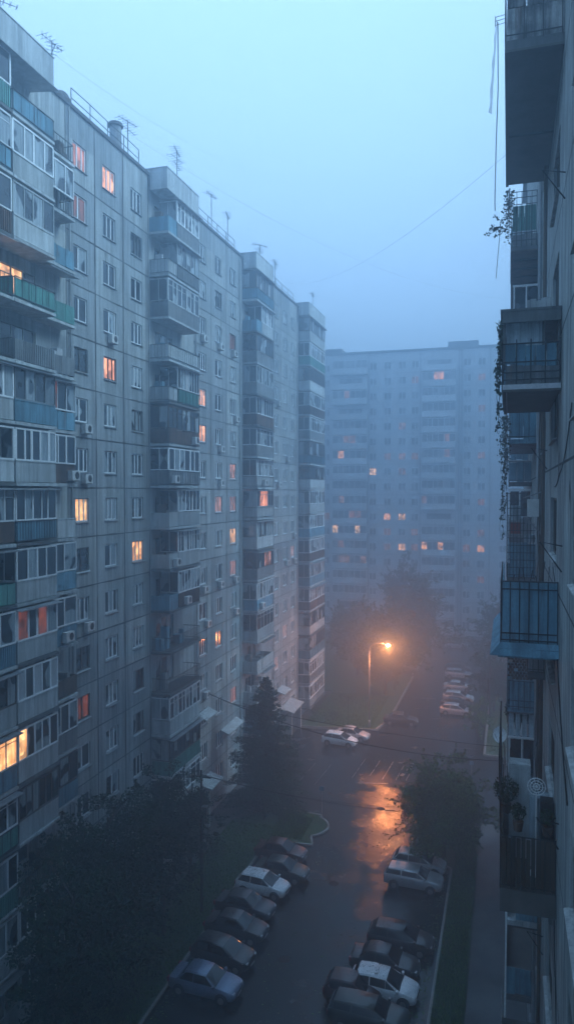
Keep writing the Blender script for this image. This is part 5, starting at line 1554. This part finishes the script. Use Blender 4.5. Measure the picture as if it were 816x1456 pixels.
# ------------------------------------------------------------------ roof aerials
def aerial(label, y, x, h, kind, seed, z0=52.9):
    g = random.Random(seed); rt = thing('roof_aerial', label, 'aerial', (x, y, z0), g.uniform(-.4, .4), 'aerials on the left roof')
    m_ = MB(); m_.tube([(0, 0, -.5), (0, 0, h)], .035, 5); m_.build('mast', 'iron', rt)
    m_ = MB()
    for k in range(kind):
        z = h - .1 - k * .55; a = g.uniform(-.5, .5); dv = Vector((math.sin(a), math.cos(a), 0)); sv = Vector((dv.y, -dv.x, 0))
        m_.tube([dv * -.9 + Vector((0, 0, z)), dv * .9 + Vector((0, 0, z))], .022, 4)
        for i in range(6):
            c = dv * (-.85 + i * .34) + Vector((0, 0, z)); w_ = .45 - i * .04
            m_.tube([c - sv * w_ , c + sv * w_], .014, 4); 
            if k == 0: m_.tube([c - Vector((0, 0, w_ * .5)), c + Vector((0, 0, w_ * .5))], .014, 4)
    m_.build('antenna', 'iron', rt)
aerial('bent aerial nearest on the left roof, over the first balcony stack', 32.6, -25.0, 1.1, 1, 1)
aerial('tall aerial at the step of the roof beyond the first stack', 38.0, -25.6, 2.2, 2, 2)
aerial('double aerial beside the chimney before the second stack', 47.3, -25.8, 2.7, 2, 3, 52.3)
aerial('large aerial with many rods on the head of the second stack', 54.3, -25.3, 3.0, 3, 4)
aerial('thin bare aerial just beyond the second stack', 57.8, -25.8, 2.2, 0, 5, 52.3)
aerial('broad aerial in the middle between second and third stack', 62.6, -25.8, 3.4, 1, 6, 52.3)
aerial('tall aerial close before the third stack', 66.6, -25.8, 3.0, 1, 7, 52.3)
aerial('small slanted aerial on the head of the third stack', 73.8, -25.0, 1.8, 2, 8)
aerial('hazy aerial on the far roof beyond the third stack', 81.5, -25.8, 3.0, 2, 9, 52.3)
aerial('tiny hazy aerial on the last balcony stack', 95.5, -25.0, 2.2, 1, 10)
ch = thing('chimney', 'round sheet metal chimney on the left roof edge before the second stack', 'chimney', (-26.2, 46.3, 52.2))
m_ = MB(); m_.tube([(0, 0, 0), (0, 0, 1.9)], .42, 12, .40); m_.build('flue', 'zinc', ch)
m_ = MB(); m_.tube([(0, 0, 1.92), (0, 0, 2.15)], .55, 12, .48); m_.build('cap', 'roof_felt', ch)
ch2 = thing('roof_vent', 'low domed roof vent near the step of the left roof', 'roof vent', (-26.6, 40.3, 52.2))
m_ = MB(); m_.tube([(0, 0, 0), (0, 0, .8), (0, 0, 1.1), (0, 0, 1.25)], .8, 14, .35); m_.build('hood', 'roof_felt', ch2)

# fallen leaves and bits on the asphalt and the path, manhole covers, darker repair patches
g = random.Random(99); m_ = MB()
for i in range(1500):
    k = g.random()
    if k < .5: x, y = g.uniform(-14.5, -8.5), g.uniform(34, 82)
    elif k < .75: x, y = -18.6 + abs(g.gauss(0, .5)), g.uniform(33, 57)
    else: x, y = -4.2 - abs(g.gauss(0, .5)), g.uniform(33, 57)
    s_ = g.uniform(.03, .09); a = g.uniform(0, 6.28)
    m_.poly([(x + s_ * math.cos(a + t_), y + s_ * math.sin(a + t_) * .7, .006 + .0000 * i) for t_ in (0, 1.7, 3.1, 4.6)])
tag(m_.build('fallen_leaves', 'leaf_green'), 'fallen leaves scattered over the wet asphalt', 'leaves', None, 'stuff')
for x, y in ((-12.1, 52.5), (-10.9, 66.3), (-13.0, 43.0)):
    m_ = MB(); m_.tube([(x, y, -.02), (x, y, .012)], .36, 20); tag(m_.build('manhole_cover', 'iron'), None, None, None, 'structure')

# ------------------------------------------------------------------ the foggy air
mb = MB(); mb.box(-155, 155, -75, 325, -1.2, 64.0)
hz = bpy.data.materials.new('fog_air'); hz.use_nodes = True
t = hz.node_tree; t.nodes.clear()
out = t.nodes.new('ShaderNodeOutputMaterial'); pv = t.nodes.new('ShaderNodeVolumePrincipled')
pv.inputs['Color'].default_value = (0.52, 0.65, 0.76, 1)
pv.inputs['Density'].default_value = 0.0106
pv.inputs['Anisotropy'].default_value = 0.73
t.links.new(pv.outputs[0], out.inputs['Volume'])
MT['fog_air'] = hz
tag(mb.build('haze', 'fog_air'), None, None, None, 'stuff')
